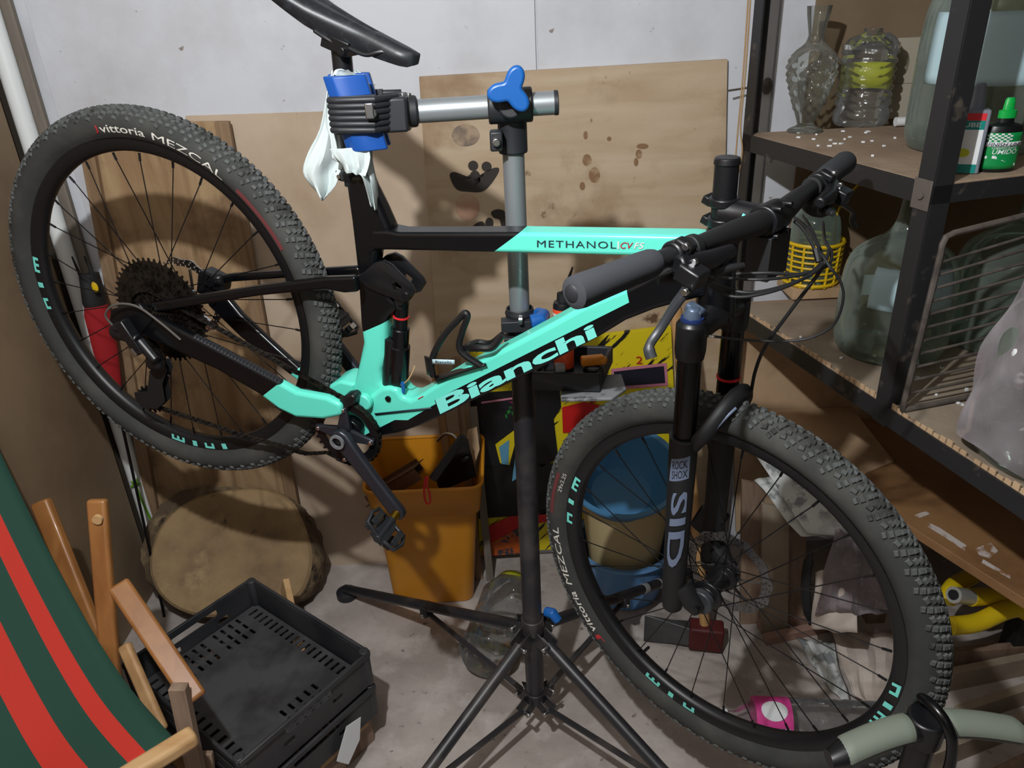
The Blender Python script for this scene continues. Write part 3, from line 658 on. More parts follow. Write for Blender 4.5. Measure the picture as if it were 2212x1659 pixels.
    put(mb, 'brake_rotor', K['steel'] if not front else mat('rotor_steel', (120, 120, 122), .35, metal=.9, layers=[((60, 54, 50), 20, .5, .65)]), rim)
    return rim, put
rh, fh = V((-.433, 0, .04)), V((.715, 0, .04))
I4 = Matrix.Identity(4)
rim_r, put_r = wheel('rear_wheel', rh, I4, False)
rim_f, put_f = wheel('front_wheel', fh, MST, True)
def on_ring(inv, M4, h, rad_, y):
    """returns a function a -> point on circle"""
    return lambda r, th, yy=y: h + V((r * cos(th), yy, r * sin(th)))
def ang_of(inv, u, v, h, y):
    p = _loc(inv, u, v, y) - h; return math.atan2(p.z, p.x)
def glyphs(inv, h, pxs, put, rim, kinds='EIU'):
    for (u, v), k in zip(pxs, kinds):
        th = ang_of(inv, u, v, h, -.0155); mb = MB()
        def q_(t0, t1, r0, r1):
            n = 4; vs = []
            for i in range(n + 1):
                t = th + (t0 + (t1 - t0) * i / n) / .306
                vs += [h + V((r0 * cos(t), -.0150 - .0013 * (r0 - .3) / .017 * 0 - .0008 - .0002, r0 * sin(t))), h + V((r1 * cos(t), -.0160, r1 * sin(t)))]
            mb.add(vs, [(2 * i, 2 * i + 1, 2 * i + 3, 2 * i + 2) for i in range(n)])
        if k == 'E':
            q_(-.016, .016, .3095, .3145)
            for c in (-.0135, 0, .0135): q_(c - .003, c + .003, .3015, .3100)
        elif k == 'I': q_(-.0055, .0055, .3015, .3145)
        elif k == 'U':
            q_(-.012, .012, .3095, .3145); q_(-.012, -.006, .3015, .31); q_(.006, .012, .3015, .31)
        elif k == '=': q_(-.006, .006, .3015, .3145)
        put(mb, 'rim_decal', K['decal'], rim, smooth=False)
glyphs(IB, rh, [(88, 575), (97, 617), (110, 656)], put_r, rim_r)
glyphs(IB, rh, [(384, 932), (419, 946), (450, 953), (481, 955)], put_r, rim_r, 'EIU=')
glyphs(IS, fh, [(1247, 1048), (1238, 1086), (1233, 1120)], put_f, rim_f)
glyphs(IS, fh, [(1410, 1468), (1449, 1500), (1488, 1526)], put_f, rim_f)
glyphs(IS, fh, [(1890, 1548), (1914, 1522), (1934, 1490)], put_f, rim_f)
def tyre_text(inv, h, t, pa, pb_, put, rim, m, r0=.329, r1=.342, nm='tyre_lettering', **k):
    a0 = ang_of(inv, *pa, h, -.024); a1 = ang_of(inv, *pb_, h, -.024)
    d = a1 - a0
    while d > pi: d -= 2 * pi
    while d < -pi: d += 2 * pi
    up = 1 if d < 0 else -1
    def f(a, b):
        th = a0 + d * a; r = (r0 + (r1 - r0) * b) if up == 1 else (r1 - (r1 - r0) * b)
        ww = math.sqrt(max(0, (TM - .001) ** 2 - (r - TR) ** 2)); return h + V((r * cos(th), -ww - .0007, r * sin(th)))
    mb = MB(); put_text(mb, t, f, cuts=3, **k); put(mb, nm, K[m], rim, smooth=False)
tyre_text(IB, rh, 'vittoria', (220, 282), (316, 300), put_r, rim_r, 'decal_white', bold=.008)
tyre_text(IB, rh, 'J', (209, 284), (216, 282), put_r, rim_r, 'decal_red', bold=.008)
tyre_text(IB, rh, 'MEZCAL', (332, 304), (480, 392), put_r, rim_r, 'decal_white', bold=0)
def tyre_band(inv, h, pa, pb_, put, rim, m, r0, r1):
    a0 = ang_of(inv, *pa, h, -.024); a1 = ang_of(inv, *pb_, h, -.024); mb = MB()
    def f(a, b):
        th = a0 + (a1 - a0) * b; r = r0 + (r1 - r0) * a; ww = math.sqrt(max(0, (TM - .001) ** 2 - (r - TR) ** 2)); return h + V((r * cos(th), -ww - .0007, r * sin(th)))
    mb.grid(3, 14, f); put(mb, 'red_sidewall_band', K[m], rim)
tyre_band(IB, rh, (510, 415), (600, 545), put_r, rim_r, 'decal_dim', .331, .340)
tyre_text(IS, fh, 'MEZCAL', (1242, 1262), (1200, 1135), put_f, rim_f, 'decal_white', bold=0, shear=.15)
tyre_text(IS, fh, 'vittoria', (1284, 1362), (1244, 1276), put_f, rim_f, 'decal_white', bold=.008, shear=.15)
tyre_text(IS, fh, 'J', (1300, 1390), (1288, 1370), put_f, rim_f, 'decal_red', bold=.008)
tyre_band(IS, fh, (1196, 1105), (1214, 1022), put_f, rim_f, 'decal_dim', .339, .347)
tyre_text(IS, fh, '29x2.25', (1212, 1062), (1222, 1022), put_f, rim_f, 'decal_white', r0=.328, r1=.335)
# valve
mb = MB(); th = ang_of(IS, 1383, 1415, fh, 0); mb.tube([fh + V((.294 * cos(th), 0, .294 * sin(th))), fh + V((.262 * cos(th), 0, .262 * sin(th)))], .003, 8); put_f(mb, 'valve', K['black_metal'], rim_f)
# cassette
cs = MB(); cs.lathe([(.012, .02), (.02, .02), (.02, .060), (.012, .060)], 20, rh, RY, closed=True)
cas = bpart('cassette', cs, K['dirty_metal'])
def gear(r, teeth, y, th=.0016, inner=None, holes=0):
    out = []
    for i in range(teeth):
        a = 2 * pi * i / teeth; st = 2 * pi / teeth
        for k_, rr in ((0, r - .004), (.25, r - .004), (.42, r + .0025), (.62, r + .0025), (.8, r - .004)): out.append((rr * cos(a + st * k_), rr * sin(a + st * k_)))
    sp = [out]
    if inner: sp.append(circ(0, 0, inner, 30))
    for i in range(holes):
        a = 2 * pi * i / holes; sp.append(circ((r * .78) * cos(a), (r * .78) * sin(a), r * .07, 8))
    return curve_mesh(sp, ext=th / 2)
teeth = [51, 45, 39, 33, 28, 24, 21, 18, 16, 14, 12, 10]
for i, t_ in enumerate(teeth):
    r = .01270 * t_ / (2 * pi); vs, fs = gear(r, t_, 0, .0018, r * .70 if i < 4 else None, 0)
    mb = MB(); yy = -.026 - .0034 * i
    mb.add([rh + V((x, yy + z_, y)) for x, y, z_ in vs], fs)
    if i < 4:
        for k_ in range(6):
            a = k_ * pi / 3 + i * .2; mb.bar(rh + V((.02 * cos(a), yy, .02 * sin(a))), rh + V((r * .74 * cos(a + .2), yy, r * .74 * sin(a + .2))), .002, .009, (0, 1, 0))
    bpart('sprocket', mb, K['dirty_metal'], cas, smooth=False)
# crankset
CY = -.050
vs, fs = gear(.0688, 34, 0, .003, .050)
mb = MB(); mb.add([V((x, CY + z_, y)) for x, y, z_ in vs], fs); crk = bpart('chainring', mb, K['black_metal'], smooth=False)
mb = MB()
cd_ = (B(855, 1108, -.088) - V((0, -.088, 0))); ca = math.atan2(cd_.z, cd_.x)
for k_ in range(4):
    a = ca + pi / 4 + k_ * pi / 2
    mb.prism([(.012, -.012), (.052, -.006), (.060, -.005), (.060, .005), (.052, .006), (.012, .012)], lambda x, y, a=a: V((x * cos(a) - y * sin(a), CY - .003, x * sin(a) + y * cos(a))), lambda x, y, a=a: V((x * cos(a) - y * sin(a), CY - .011, x * sin(a) + y * cos(a))))
bpart('spider', mb, K['crank_grey'], crk, bevel=.002)
for k_ in range(4):
    a = ca + pi / 4 + k_ * pi / 2; c = V((.054 * cos(a), CY, .054 * sin(a))); mb = MB(); mb.cyl(c + V((0, -.001, 0)), c + V((0, -.014, 0)), .0042, 12); bpart('chainring_bolt', mb, K['steel'], crk, bevel=.0008)
def crankarm(y0, y1, a, L_=.172):
    prof = []
    pts = [(-.019, 0), (-.014, -.014), (0, -.020), (.03, -.017), (.09, -.0145), (.15, -.0145), (.172, -.0155), (.183, -.011), (.1875, 0), (.183, .011), (.172, .0155), (.15, .0145), (.09, .0145), (.03, .017), (0, .020), (-.014, .014)]
    mb = MB(); f = lambda yy: (lambda x, y: V((x * cos(a) - y * sin(a), yy(x), x * sin(a) + y * cos(a))))
    mb.prism(pts, f(lambda x: y0 - (.012 if y0 < 0 else -.012) * min(1, max(0, x) / .17) * 1.0), f(lambda x: y1 - (.012 if y0 < 0 else -.012) * min(1, max(0, x) / .17)))
    return mb
ca_o = bpart('crank_arm', crankarm(-.062, -.079, ca), K['crank_grey'], bevel=.005, seg=3)
mb = MB(); mb.lathe([(.0095, 0), (.0145, 0), (.0145, .004), (.0095, .004)], 24, (0, -.0835, 0), RY, closed=True); bpart('spindle_ring', mb, mat('ring_grey', (110, 112, 116), .4), ca_o)
mb = MB(); mb.cyl((0, -.076, 0), (0, -.081, 0), .0105, 24); bpart('spindle_cap', mb, K['satin_black'], ca_o)
bpart('crank_arm', crankarm(.062, .079, ca + pi), K['crank_grey'], bevel=.005, seg=3)
def pedal(c, s, nm):
    mb = MB(); mb.tube([c, c + V((0, s * .022, 0))], [.0095, .006], 16); po = bpart(nm, mb, K['gold'] if s < 0 else K['steel'])
    m2 = MB(); cc = c + V((0, s * .048, 0))
    m2.tube([c + V((0, s * .018, 0)), c + V((0, s * .075, 0))], [.009, .008], 14)
    R = Matrix.Rotation(.5, 3, 'Y')
    for k_ in (1, -1):
        m2.tube([cc + R @ V((k_ * .010, -.022, .004)), cc + R @ V((k_ * .034, -.020, .006)), cc + R @ V((k_ * .040, 0, .010)), cc + R @ V((k_ * .034, .020, .006)), cc + R @ V((k_ * .010, .022, .004))], .0042, 8)
        m2.box(cc + R @ V((k_ * .026, 0, .012)), (.012, .034, .006), R); m2.box(cc + R @ V((k_ * .026, 0, -.010)), (.012, .030, .006), R)
        m2.tube([cc + R @ V((k_ * .020, -.014, -.012)), cc + R @ V((k_ * .032, 0, -.016)), cc + R @ V((k_ * .020, .014, -.012))], .003, 8)
    m2.box(cc, (.03, .05, .014), R)
    bpart('pedal_body', m2, K['grey_lever'], po, bevel=.001)
    m3 = MB()
    for k_ in (1, -1): m3.box(cc + R @ V((k_ * .026, 0, .0165)), (.010, .016, .002), R)
    bpart('cleat_plate', m3, K['steel'], po)
pa = V((.172 * cos(ca), -.090, .172 * sin(ca))); pedal(pa, -1, 'pedal')
pa2 = V((-.172 * cos(ca), .090, -.172 * sin(ca))); pedal(pa2, 1, 'pedal')
# chain guide
mb = MB(); 
gp = [B(u, v, -.046) for u, v in ((734, 864), (752, 848), (768, 845), (776, 852), (774, 866), (758, 874), (758, 884), (738, 890), (728, 880))]
mb.prism([(p.x, p.z) for p in gp], lambda x, z: V((x, -.036, z)), lambda x, z: V((x, -.060, z))); bpart('chain_guide', mb, K['satin_black'], bevel=.003)
# chain
def chain_path():
    pts = []
    c0 = math.atan2(B(646, 800, -.05).z, B(646, 800, -.05).x)
    R1 = .0688
    rs = .0485; hc = rh + V((0, 0, 0)); yS = -.046
    # upper run tangent from sprocket top to chainring top
    up_a = rad(96)
    pts.append(V((R1 * cos(up_a), CY, R1 * sin(up_a))))
    n = 12
    for i in range(1, n): 
        t = i / n; a = V((R1 * cos(up_a), CY, R1 * sin(up_a))); b = hc + V((rs * cos(up_a), yS, rs * sin(up_a))); pts.append(a.lerp(b, t))
    for a in range(96, 255, 12): pts.append(hc + V((rs * cos(rad(a)), yS, rs * sin(rad(a)))))
    for (u, v) in ((352, 772), (356, 800), (344, 818), (326, 838), (318, 856), (326, 874), (344, 880)): pts.append(B(u, v, -.048))
    for (u, v) in ((400, 899), (470, 922), (537, 945), (600, 961), (660, 980)): pts.append(B(u, v, -.05))
    for a in (250, 270, 290, 310, 330, 350, 10, 30, 50, 70, 90): pts.append(V((R1 * cos(rad(a)), CY, R1 * sin(rad(a)))))
    return pts
cp = chain_path(); seg = []; acc = 0
pitch_ = .0127; cur = cp[0]; out = [cur.copy()]; need = pitch_
for i in range(len(cp) - 1):
    a, b = cp[i].copy(), cp[i + 1]; l = (b - a).length
    while l >= need:
        a = a.lerp(b, need / l); out.append(a.copy()); l = (b - a).length; need = pitch_
        if l < 1e-6: break
    need -= l
    if need <= 1e-6: need = pitch_
mb = MB()
for i in range(len(out) - 1):
    a, b = out[i], out[i + 1]; w_ = .0046 if i % 2 else .0030
    for s in (1, -1):
        o_ = V((0, s * w_ * .6, 0)); mid = (a + b) / 2
        mb.tube([a + o_ + (a - b) * .28, a + o_, mid + o_, b + o_, b + o_ + (b - a) * .28], [.0022, .0042, .0027, .0042, .0022], 6, flat=1.0) if False else mb.bar(a + o_ + (a - b) * .25, b + o_ + (b - a) * .25, .0010, .0078, (0, 1, 0))
    mb.cyl(a + V((0, -.0036, 0)), a + V((0, .0036, 0)), .0026, 6)
ch = bpart('chain', mb, K['dirty_metal'], smooth=False); ch['kind'] = 'stuff'
# rear derailleur
mb = MB()
for a, b, r in (((262, 712), (252, 700), .013), ((252, 716), (300, 735), .013), ((300, 735), (338, 780), .011)):
    mb.tube([B(*a, -.085), B(*b, -.09)], [r, r * .9], 14)
mb.box(B(285, 728, -.09), (.07, .022, .022), Matrix.Rotation(.75, 3, 'Y')); mb.ball(B(258, 716, -.08), .018, 14); mb.ball(B(335, 782, -.075), .019, 14, (1, .8, 1))
der = bpart('derailleur', mb, K['satin_black'], bevel=.003)
for (u, v, nn) in ((342, 796, 12), (326, 862, 14)):
    vs, fs = gear(.0245 if nn == 12 else .029, nn, 0, .003, .006); c = B(u, v, -.048); mb = MB(); mb.add([c + V((x, z_, y)) for x, y, z_ in vs], fs); bpart('jockey_wheel', mb, K['black_metal'], der, smooth=False)
mb = MB(); P = [B(u, v, -.058) for u, v in ((352, 782), (360, 800), (350, 830), (356, 868), (340, 884), (308, 882), (292, 862), (290, 848), (318, 846), (322, 810), (330, 786))]
mb.prism([(p.x, p.z) for p in P], lambda x, z: V((x, -.056, z)), lambda x, z: V((x, -.0585, z))); mb.prism([(p.x, p.z) for p in P], lambda x, z: V((x, -.0385, z)), lambda x, z: V((x, -.041, z))); bpart('cage_plate', mb, K['matt_black'], der, bevel=.0008)
mb = MB(); c = B(288, 762, -.1); mb.box(c, (.016, .003, .010), Matrix.Rotation(.6, 3, 'Y')); bpart('name_plate', mb, K['steel'], der)
mb = MB(); mb.tube(smooth_path([B(390, 734, -.075), B(350, 700, -.08), B(300, 664, -.085), B(262, 656, -.09), B(238, 664, -.095), B(228, 682, -.095), B(244, 704, -.09)], 6), .0022, 8); bpart('gear_cable', mb, mat('cable_grey', (84, 80, 76), .5))
# rear caliper lump + far dropout details
mb = MB(); c = B(468, 604, .055); mb.box(c, (.05, .03, .03)); mb.ball(c + V((.012, -.01, .01)), .014, 10); mb.box(B(446, 612, .06), (.03, .02, .05)); bpart('rear_brake_caliper', mb, K['satin_black'], bevel=.005)
# cockpit ---------------------------------------------------------------
def spart(name, mb, m, parent=bike, **k):
    mb.v = [MST @ p for p in mb.v]; return mb.build(name, m, parent, local=True, **k)
FWD = V((sin(S68), 0, cos(S68)))    # forward, square to the steering axis
mb = MB(); mb.tube([BASE + AX * t_ for t_ in (.612, .618, .622, .63)], [.028, .028, .021, .021], 28); mb.tube([BASE + AX * .63, BASE + AX * .722], .0165, 28)
for t_ in (.640, .668): mb.tube([BASE + AX * (t_ - .006), BASE + AX * (t_ + .006)], .0215, 28); mb.box(BASE + AX * t_ - FWD * .021, (.014, .024, .012))
mb.tube([BASE + AX * .718, BASE + AX * .728], [.0185, .017], 28)
spart('steerer_spacers', mb, K['satin_black'], bevel=.002)
BC = BASE + AX * .655 + FWD * .068
mb = MB(); a = BASE + AX * .654; mb.tube([a, a + FWD * .02, a + FWD * .045, BC], [.021, .0185, .0175, .020], 24); mb.tube([BC + V((0, -.024, 0)), BC + V((0, .024, 0))], .0215, 28); stem = spart('stem', mb, K['satin_black'], bevel=.002)
for s in (1, -1):
    for t_ in (1, -1):
        c = BC + V((0, s * .016, 0)) + AX * (.018 * t_) + FWD * .004; mb = MB(); mb.cyl(c, c + FWD * .018, .0042, 10); spart('stem_bolt', mb, K['black_metal'], stem, bevel=.001)
mb = MB(); c = BC - FWD * .03 + V((0, -.0185, .004)); mb.box(c, (.004, .001, .004)); spart('small_logo', mb, K['decal'], stem)
def barpt(y): s = abs(y); return BC + V((0, y, 0)) + (FWD * -1) * (max(0, s - .05) * .13) + AX * (.004 * min(1, s / .1)) + AX * (-.01 * max(0, (s - .1)))
ys = [-.37, -.30, -.24, -.18, -.12, -.08, -.05, -.03, .03, .05, .08, .12, .18, .24, .30, .37]
mb = MB(); mb.tube([barpt(y) for y in ys], [.011 if abs(y) > .17 else (.0125 if abs(y) > .1 else (.0145 if abs(y) > .07 else .0159)) for y in ys], 20); hb = spart('handlebar', mb, K['matt_black'])
for s in (1, -1):
    mb = MB(); yy = [.243, .25, .26, .33, .362, .371, .374]; rr = [.0150, .0168, .0172, .0180, .0188, .0178, .012]
    mb.tube([barpt(s * y) for y in yy], rr, 28); g_ = spart('grip', mb, K['foam_grip'], hb, ang=50)
    mb = MB(); mb.ball(barpt(s * .372), .0125, 16, (.9, .4, .9)); spart('grip_plug', mb, K['stand_plastic'], hb)
# near side controls (right hand)
def lever(s):
    mb = MB(); c = barpt(s * .205)
    mb.tube([barpt(s * .196), barpt(s * .214)], .0165, 20)
    f = FWD; dn = -AX
    mb.tube([c + f * .014 + dn * .006 + V((0, s * .02, 0)), c + f * .030 + dn * .010 + V((0, -s * .03, 0)), c + f * .034 + dn * .010 + V((0, -s * .075, 0))], [.012, .012, .0085], 14)
    mb.box(c + f * .03 + dn * .016 + V((0, s * .012, 0)), (.030, .030, .022))
    mb.box(c + f * .012 + AX * .012, (.024, .016, .012))
    body = spart('brake_master', mb, K['satin_black'], bevel=.003)
    pts = [c + f * .030 + dn * .026 + V((0, s * .010, 0)), c + f * .030 + dn * .042 + V((0, s * .045, 0)), c + f * .032 + dn * .060 + V((0, s * .080, 0)), c + f * .028 + dn * .076 + V((0, s * .094, 0)), c + f * .034 + dn * .088 + V((0, s * .098, 0))]
    m2 = MB(); m2.tube(smooth_path(pts, 5), [.0070 - .0016 * min(1, i / 8) + (.0012 if i > 15 else 0) for i in range(21)], 10, flat=.6); spart('brake_lever', m2, K['grey_lever'], body)
    for q_ in (V((0, s * .006, 0)) + f * .018 + AX * .014, V((0, s * .006, 0)) + f * .030 + dn * .002, V((0, s * .03, 0)) + dn * .030 + f * .034):
        m3 = MB(); m3.cyl(c + q_, c + q_ + V((0, s * .006, 0)), .0045, 12); spart('lever_bolt', m3, K['steel'], body, bevel=.001)
    # shifter / dropper pod
    m4 = MB(); c2 = barpt(s * .175)
    m4.tube([barpt(s * .168), barpt(s * .180)], .0155, 18); m4.ball(c2 + dn * .026 + f * .010, .022, 14, (1.1, 1.2, .7)); m4.tube([c2 + dn * .030 + V((0, s * .01, 0)), c2 + dn * .034 - f * .02 + V((0, s * .04, 0))], [.009, .006], 10)
    m4.tube([c2 + dn * .028 + f * .02, c2 + dn * .024 + f * .05 + V((0, -s * .04, 0))], [.008, .004], 10); m4.cyl(c2 + dn * .022 + f * .006 + V((0, s * .024, 0)), c2 + dn * .022 + f * .006 + V((0, s * .030, 0)), .014, 18)
    spart('shifter', m4, K['matt_black'], bevel=.002)
lever(-1); lever(1)
mb = MB(); mb.box(BC + FWD * .002 - AX * .048, (.034, .060, .060), Matrix((FWD, V((0, 1, 0)), AX)).transposed()); mb.tube([BC - AX * .018, BC - AX * .02 + V((0, .0, 0))], .01, 8); spart('handlebar_bracket', mb, K['matt_black'], bevel=.004)
# hoses and cables (traced with their depth in front of the head tube)
def hose(pts, r, m='matt_black', nm='hose'):
    mb = MB(); mb.tube(smooth_path([IB @ aty(u, v, y) for u, v, y in pts], 8), r, 8); return bpart(nm, mb, K[m])
hose([(1716, 470, 1.14), (1740, 490, 1.06), (1762, 520, .99), (1774, 548, .955), (1778, 575, .945), (1710, 668, .96), (1655, 745, .99), (1632, 800, 1.02), (1622, 850, 1.05), (1612, 895, 1.08)], .0026)
hose([(1734, 466, 1.16), (1756, 500, 1.05), (1768, 535, .97), (1790, 572, .935), (1816, 610, .93), (1821, 650, .93), (1800, 702, .94), (1750, 730, .955), (1690, 737, .97), (1620, 735, .985), (1542, 727, .995)], .0019)
hose([(1778, 480, 1.30), (1782, 520, 1.10), (1796, 545, 1.0), (1786, 575, .95), (1730, 592, .935), (1660, 590, .935), (1590, 592, .95)], .0024)
hose([(1540, 612, .93), (1600, 631, .90), (1660, 627, .90), (1740, 600, .92), (1782, 566, .95), (1790, 540, 1.0)], .0024)
hose([(1520, 608, .93), (1580, 640, .90), (1650, 634, .895), (1720, 610, .91), (1772, 575, .945), (1764, 548, .96), (1738, 500, 1.0), (1716, 478, 1.02)], .0022)
hose([(1560, 600, .95), (1630, 604, .92), (1690, 600, .92), (1750, 588, .93), (1780, 560, .96)], .0020)
mb = MB(); mb.tube([IB @ aty(1764, 538, .962), IB @ aty(1770, 566, .952)], [.006, .005], 10); bpart('cable_clip', mb, K['satin_black'])
mb = MB(); mb.tube([IB @ aty(1532, 726, 1.0), IB @ aty(1546, 727, .995)], .0026, 8); bpart('cable_end', mb, K['steel'])
# fork ------------------------------------------------------------------
FO = .066
def axp(t_, y, f=0): return BASE + AX * t_ + V((0, y, 0)) + FWD * f
mb = MB(); mb.tube([axp(.455, -FO), axp(.468, -FO), axp(.508, -FO), axp(.514, -FO)], [.0205, .0225, .0225, .018], 24); mb.tube([axp(.455, FO), axp(.468, FO), axp(.505, FO), axp(.510, FO)], [.0205, .0225, .0225, .018], 24)
mb.tube([axp(.494, -FO), axp(.503, -.03, .004), axp(.508, 0, .004), axp(.503, .03, .004), axp(.494, FO)], [.019, .021, .026, .021, .019], 18); mb.tube([axp(.50, 0), axp(.53, 0)], [.028, .026], 24)
fork = spart('fork', mb, K['satin_black'], bevel=.001)
mb = MB(); mb.tube([axp(.515, -FO), axp(.522, -FO), axp(.534, -FO, .002)], [.013, .013, .009], 16); mb.box(axp(.528, -FO + .006, .0), (.026, .018, .012)); spart('lockout_cap', mb, mat('blue_grey_cap', (96, 112, 136), .35, metal=.5), fork, bevel=.003)
mb = MB(); mb.tube([axp(.514, -FO), axp(.519, -FO)], .0165, 18); spart('blue_dial', mb, mat('dark_blue_dial', (24, 44, 90), .4), fork)
for s in (1, -1):
    mb = MB(); mb.tube([axp(.20, s * FO), axp(.47, s * FO)], .0176, 28); spart('stanchion', mb, K['black_frame'], fork)
    prof = [(.352 - .0, .0215), (.346, .0232), (.30, .0232), (.26, .021), (.10, .0195), (.03, .019), (-.012, .019), (-.030, .012)]
    top_t = (BS(1500, 948, -FO) - BASE).dot(AX)
    prof = [(top_t, .0205), (top_t - .004, .0222), (top_t - .06, .0218), (.14, .0200), (.05, .0195), (0, .0195), (-.022, .017), (-.030, .010)]
    mb = MB(); mb.tube([axp(t_, s * FO, .0) for t_, _ in prof], [r for _, r in prof], 24)
    mb.tube([axp(.03, s * (FO - .004), .012), axp(.0, s * (FO - .006), .034), fh + V((0, s * (FO - .010), 0)) + AX * -.012], [.017, .017, .014], 14)
    lg = spart('lower_leg', mb, K['matt_black'], fork)
mb = MB(); mb.tube([axp(top_t, -FO), axp(top_t - .004, -FO)], .0225, 28); spart('wiper_seal', mb, K['grey_lever'], fork)
mb = MB(); tt = (BS(1588, 815, FO) - BASE).dot(AX); mb.tube([axp(tt, FO), axp(tt - .004, FO)], .0192, 24); spart('travel_ring', mb, K['red'], fork)
mb = MB(); mb.tube(smooth_path([axp(top_t - .03, -FO, .004), axp(top_t + .01, -FO + .006, .030), axp(top_t + .045, -.036, .046), axp(top_t + .056, 0, .048), axp(top_t + .045, .036, .046), axp(top_t + .01, FO - .006, .030), axp(top_t - .03, FO, .004)], 5), .0135, 12, flat=.75); spart('fork_arch', mb, K['matt_black'], fork)
mb = MB(); mb.tube(smooth_path([axp(top_t - .002, -FO, .020), axp(top_t + .012, -FO + .004, .038), axp(top_t + .040, -.042, .054), axp(top_t + .050, -.026, .060)], 5), .0022, 6); spart('silver_edge', mb, K['decal_slate'], fork)
def legtext(t, p0, ex, ey, m, nm, **k):
    def f(a, b):
        p = BS(p0[0] + ex[0] * a + ey[0] * b, p0[1] + ex[1] * a + ey[1] * b, -FO - .0)
        c = BASE + AX * (p - BASE).dot(AX); off = (p - c).dot(FWD); r = .0224
        off = max(-.019, min(.019, off)); return axp((p - BASE).dot(AX), -FO - math.sqrt(r * r - off * off), off)
    mb = MB(); put_text(mb, t, f, cuts=4, **k); return spart(nm, mb, K[m], fork, smooth=False)
legtext('SID', (1468, 1050), (-16, 160), (29, 3), 'decal_slate', 'fork_lettering', bold=.02)
def legquad(px, m, nm, r=.0222):
    def f(u, v):
        p = BS(u, v, -FO); off = max(-.019, min(.019, (p - BASE).dot(FWD))); return axp((p - BASE).dot(AX), -FO - math.sqrt(r * r - off * off), off)
    mb = MB(); mb.grid(6, 8, lambda a, b: f(px[0] + (px[2] - px[0]) * b - 6 * a, px[1] + (px[3] - px[1]) * a)); spart(nm, mb, K[m], fork)
legquad((1466, 978, 1502, 1026), 'decal_slate', 'badge')
legtext('ROCK', (1468, 1000), (28, 1), (1, -17), 'matt_black', 'badge_lettering', bold=.008)
legtext('SHOX', (1467, 1021), (28, 1), (1, -17), 'matt_black', 'badge_lettering', bold=.008)
mb = MB(); c = fh + V((0, FO + .004, 0)); mb.box(c + AX * .075 - FWD * .055, (.05, .03, .06)); mb.ball(c + AX * .05 - FWD * .045, .018, 12); cal = spart('front_brake_caliper', mb, K['black_metal'], bevel=.005)
mb = MB(); mb.tube([fh + V((0, -FO - .006, 0)), fh + V((0, FO + .006, 0))], .0075, 16); spart('thru_axle', mb, K['black_metal'], fork)
mb = MB(); mb.tube([fh + V((0, -.054, 0)), fh + V((0, -.040, 0))], .0225, 20); spart('hub_end_cap', mb, mat('hubcap', (52, 54, 58), .4), fork, bevel=.002)

# ------------------------------------------------------------ repair stand
SX, SY = .02, 1.28
def zat(v, y=SY, u=1120): return aty(u, v, y).z
stand = thing('repair_stand', 'black and silver four-legged bicycle repair stand holding the bike by its seat post', 'repair stand', (SX, SY, 0))
def sp(name, mb, m, parent=stand, **k): return mb.build(name, K[m] if isinstance(m, str) else m, parent, **k)
z_head0, z_head1, z_col, z_low = zat(330), zat(222), zat(1348, u=1145), zat(1500, u=1160)
mb = MB(); mb.cyl((SX, SY, zat(690)), (SX, SY, z_head0 + .02), .0178, 32); sp('upper_tube', mb, 'silver_tube')
mb = MB(); mb.cyl((SX, SY, z_low - .0), (SX, SY, zat(720)), .0208, 32); sp('lower_tube', mb, 'stand_black')
a, b = aty(893, 241, 1.262), aty(1199, 222, 1.262)
mb = MB(); mb.cyl(a, b, .0178, 32); arm = sp('clamp_arm', mb, 'silver_tube')
mb = MB(); mb.cyl(b - (b - a).normalized() * .002, b + (b - a).normalized() * .005, .0186, 32); sp('end_cap', mb, 'stand_plastic', arm, bevel=.001)
mb = MB(); h0, h1 = aty(1054, 231, 1.262), aty(1150, 225, 1.262); mb.cyl(h0, h1, .0262, 32)
hc = (h0 + h1) / 2; mb.tube([(SX, SY, z_head0), (SX, SY, z_head0 + .055), (SX, SY - .006, hc.z)], [.0235, .0235, .022], 28); mb.cyl(hc, hc + V((0, -.034, .004)), .019, 24)
tee = sp('tee_head', mb, 'stand_plastic', bevel=.003)
mb = MB(); c = aty(1072, 303, 1.25); mb.box(c, (.020, .03, .030)); sp('lug', mb, 'stand_plastic', tee, bevel=.003)
mb = MB(); mb.cyl(c + V((0, -.014, 0)), c + V((0, -.024, 0)), .0065, 12); sp('bolt', mb, 'steel', tee, bevel=.0015)
# three-lobed blue knob
kc = aty(1104, 195, 1.212); pts = []
for i in range(60):
    a_ = 2 * pi * i / 60; r = .0262 + .0098 * cos(3 * (a_ - rad(62))) ; pts.append((r * cos(a_), r * sin(a_)))
mb = MB(); Rk = Matrix.Rotation(rad(-6), 3, 'Y')
mb.prism(pts, lambda x, y: kc + Rk @ V((x, -.009, y)), lambda x, y: kc + Rk @ V((x, .009, y))); sp('tension_knob', mb, 'blue_bright', bevel=.005, seg=3)
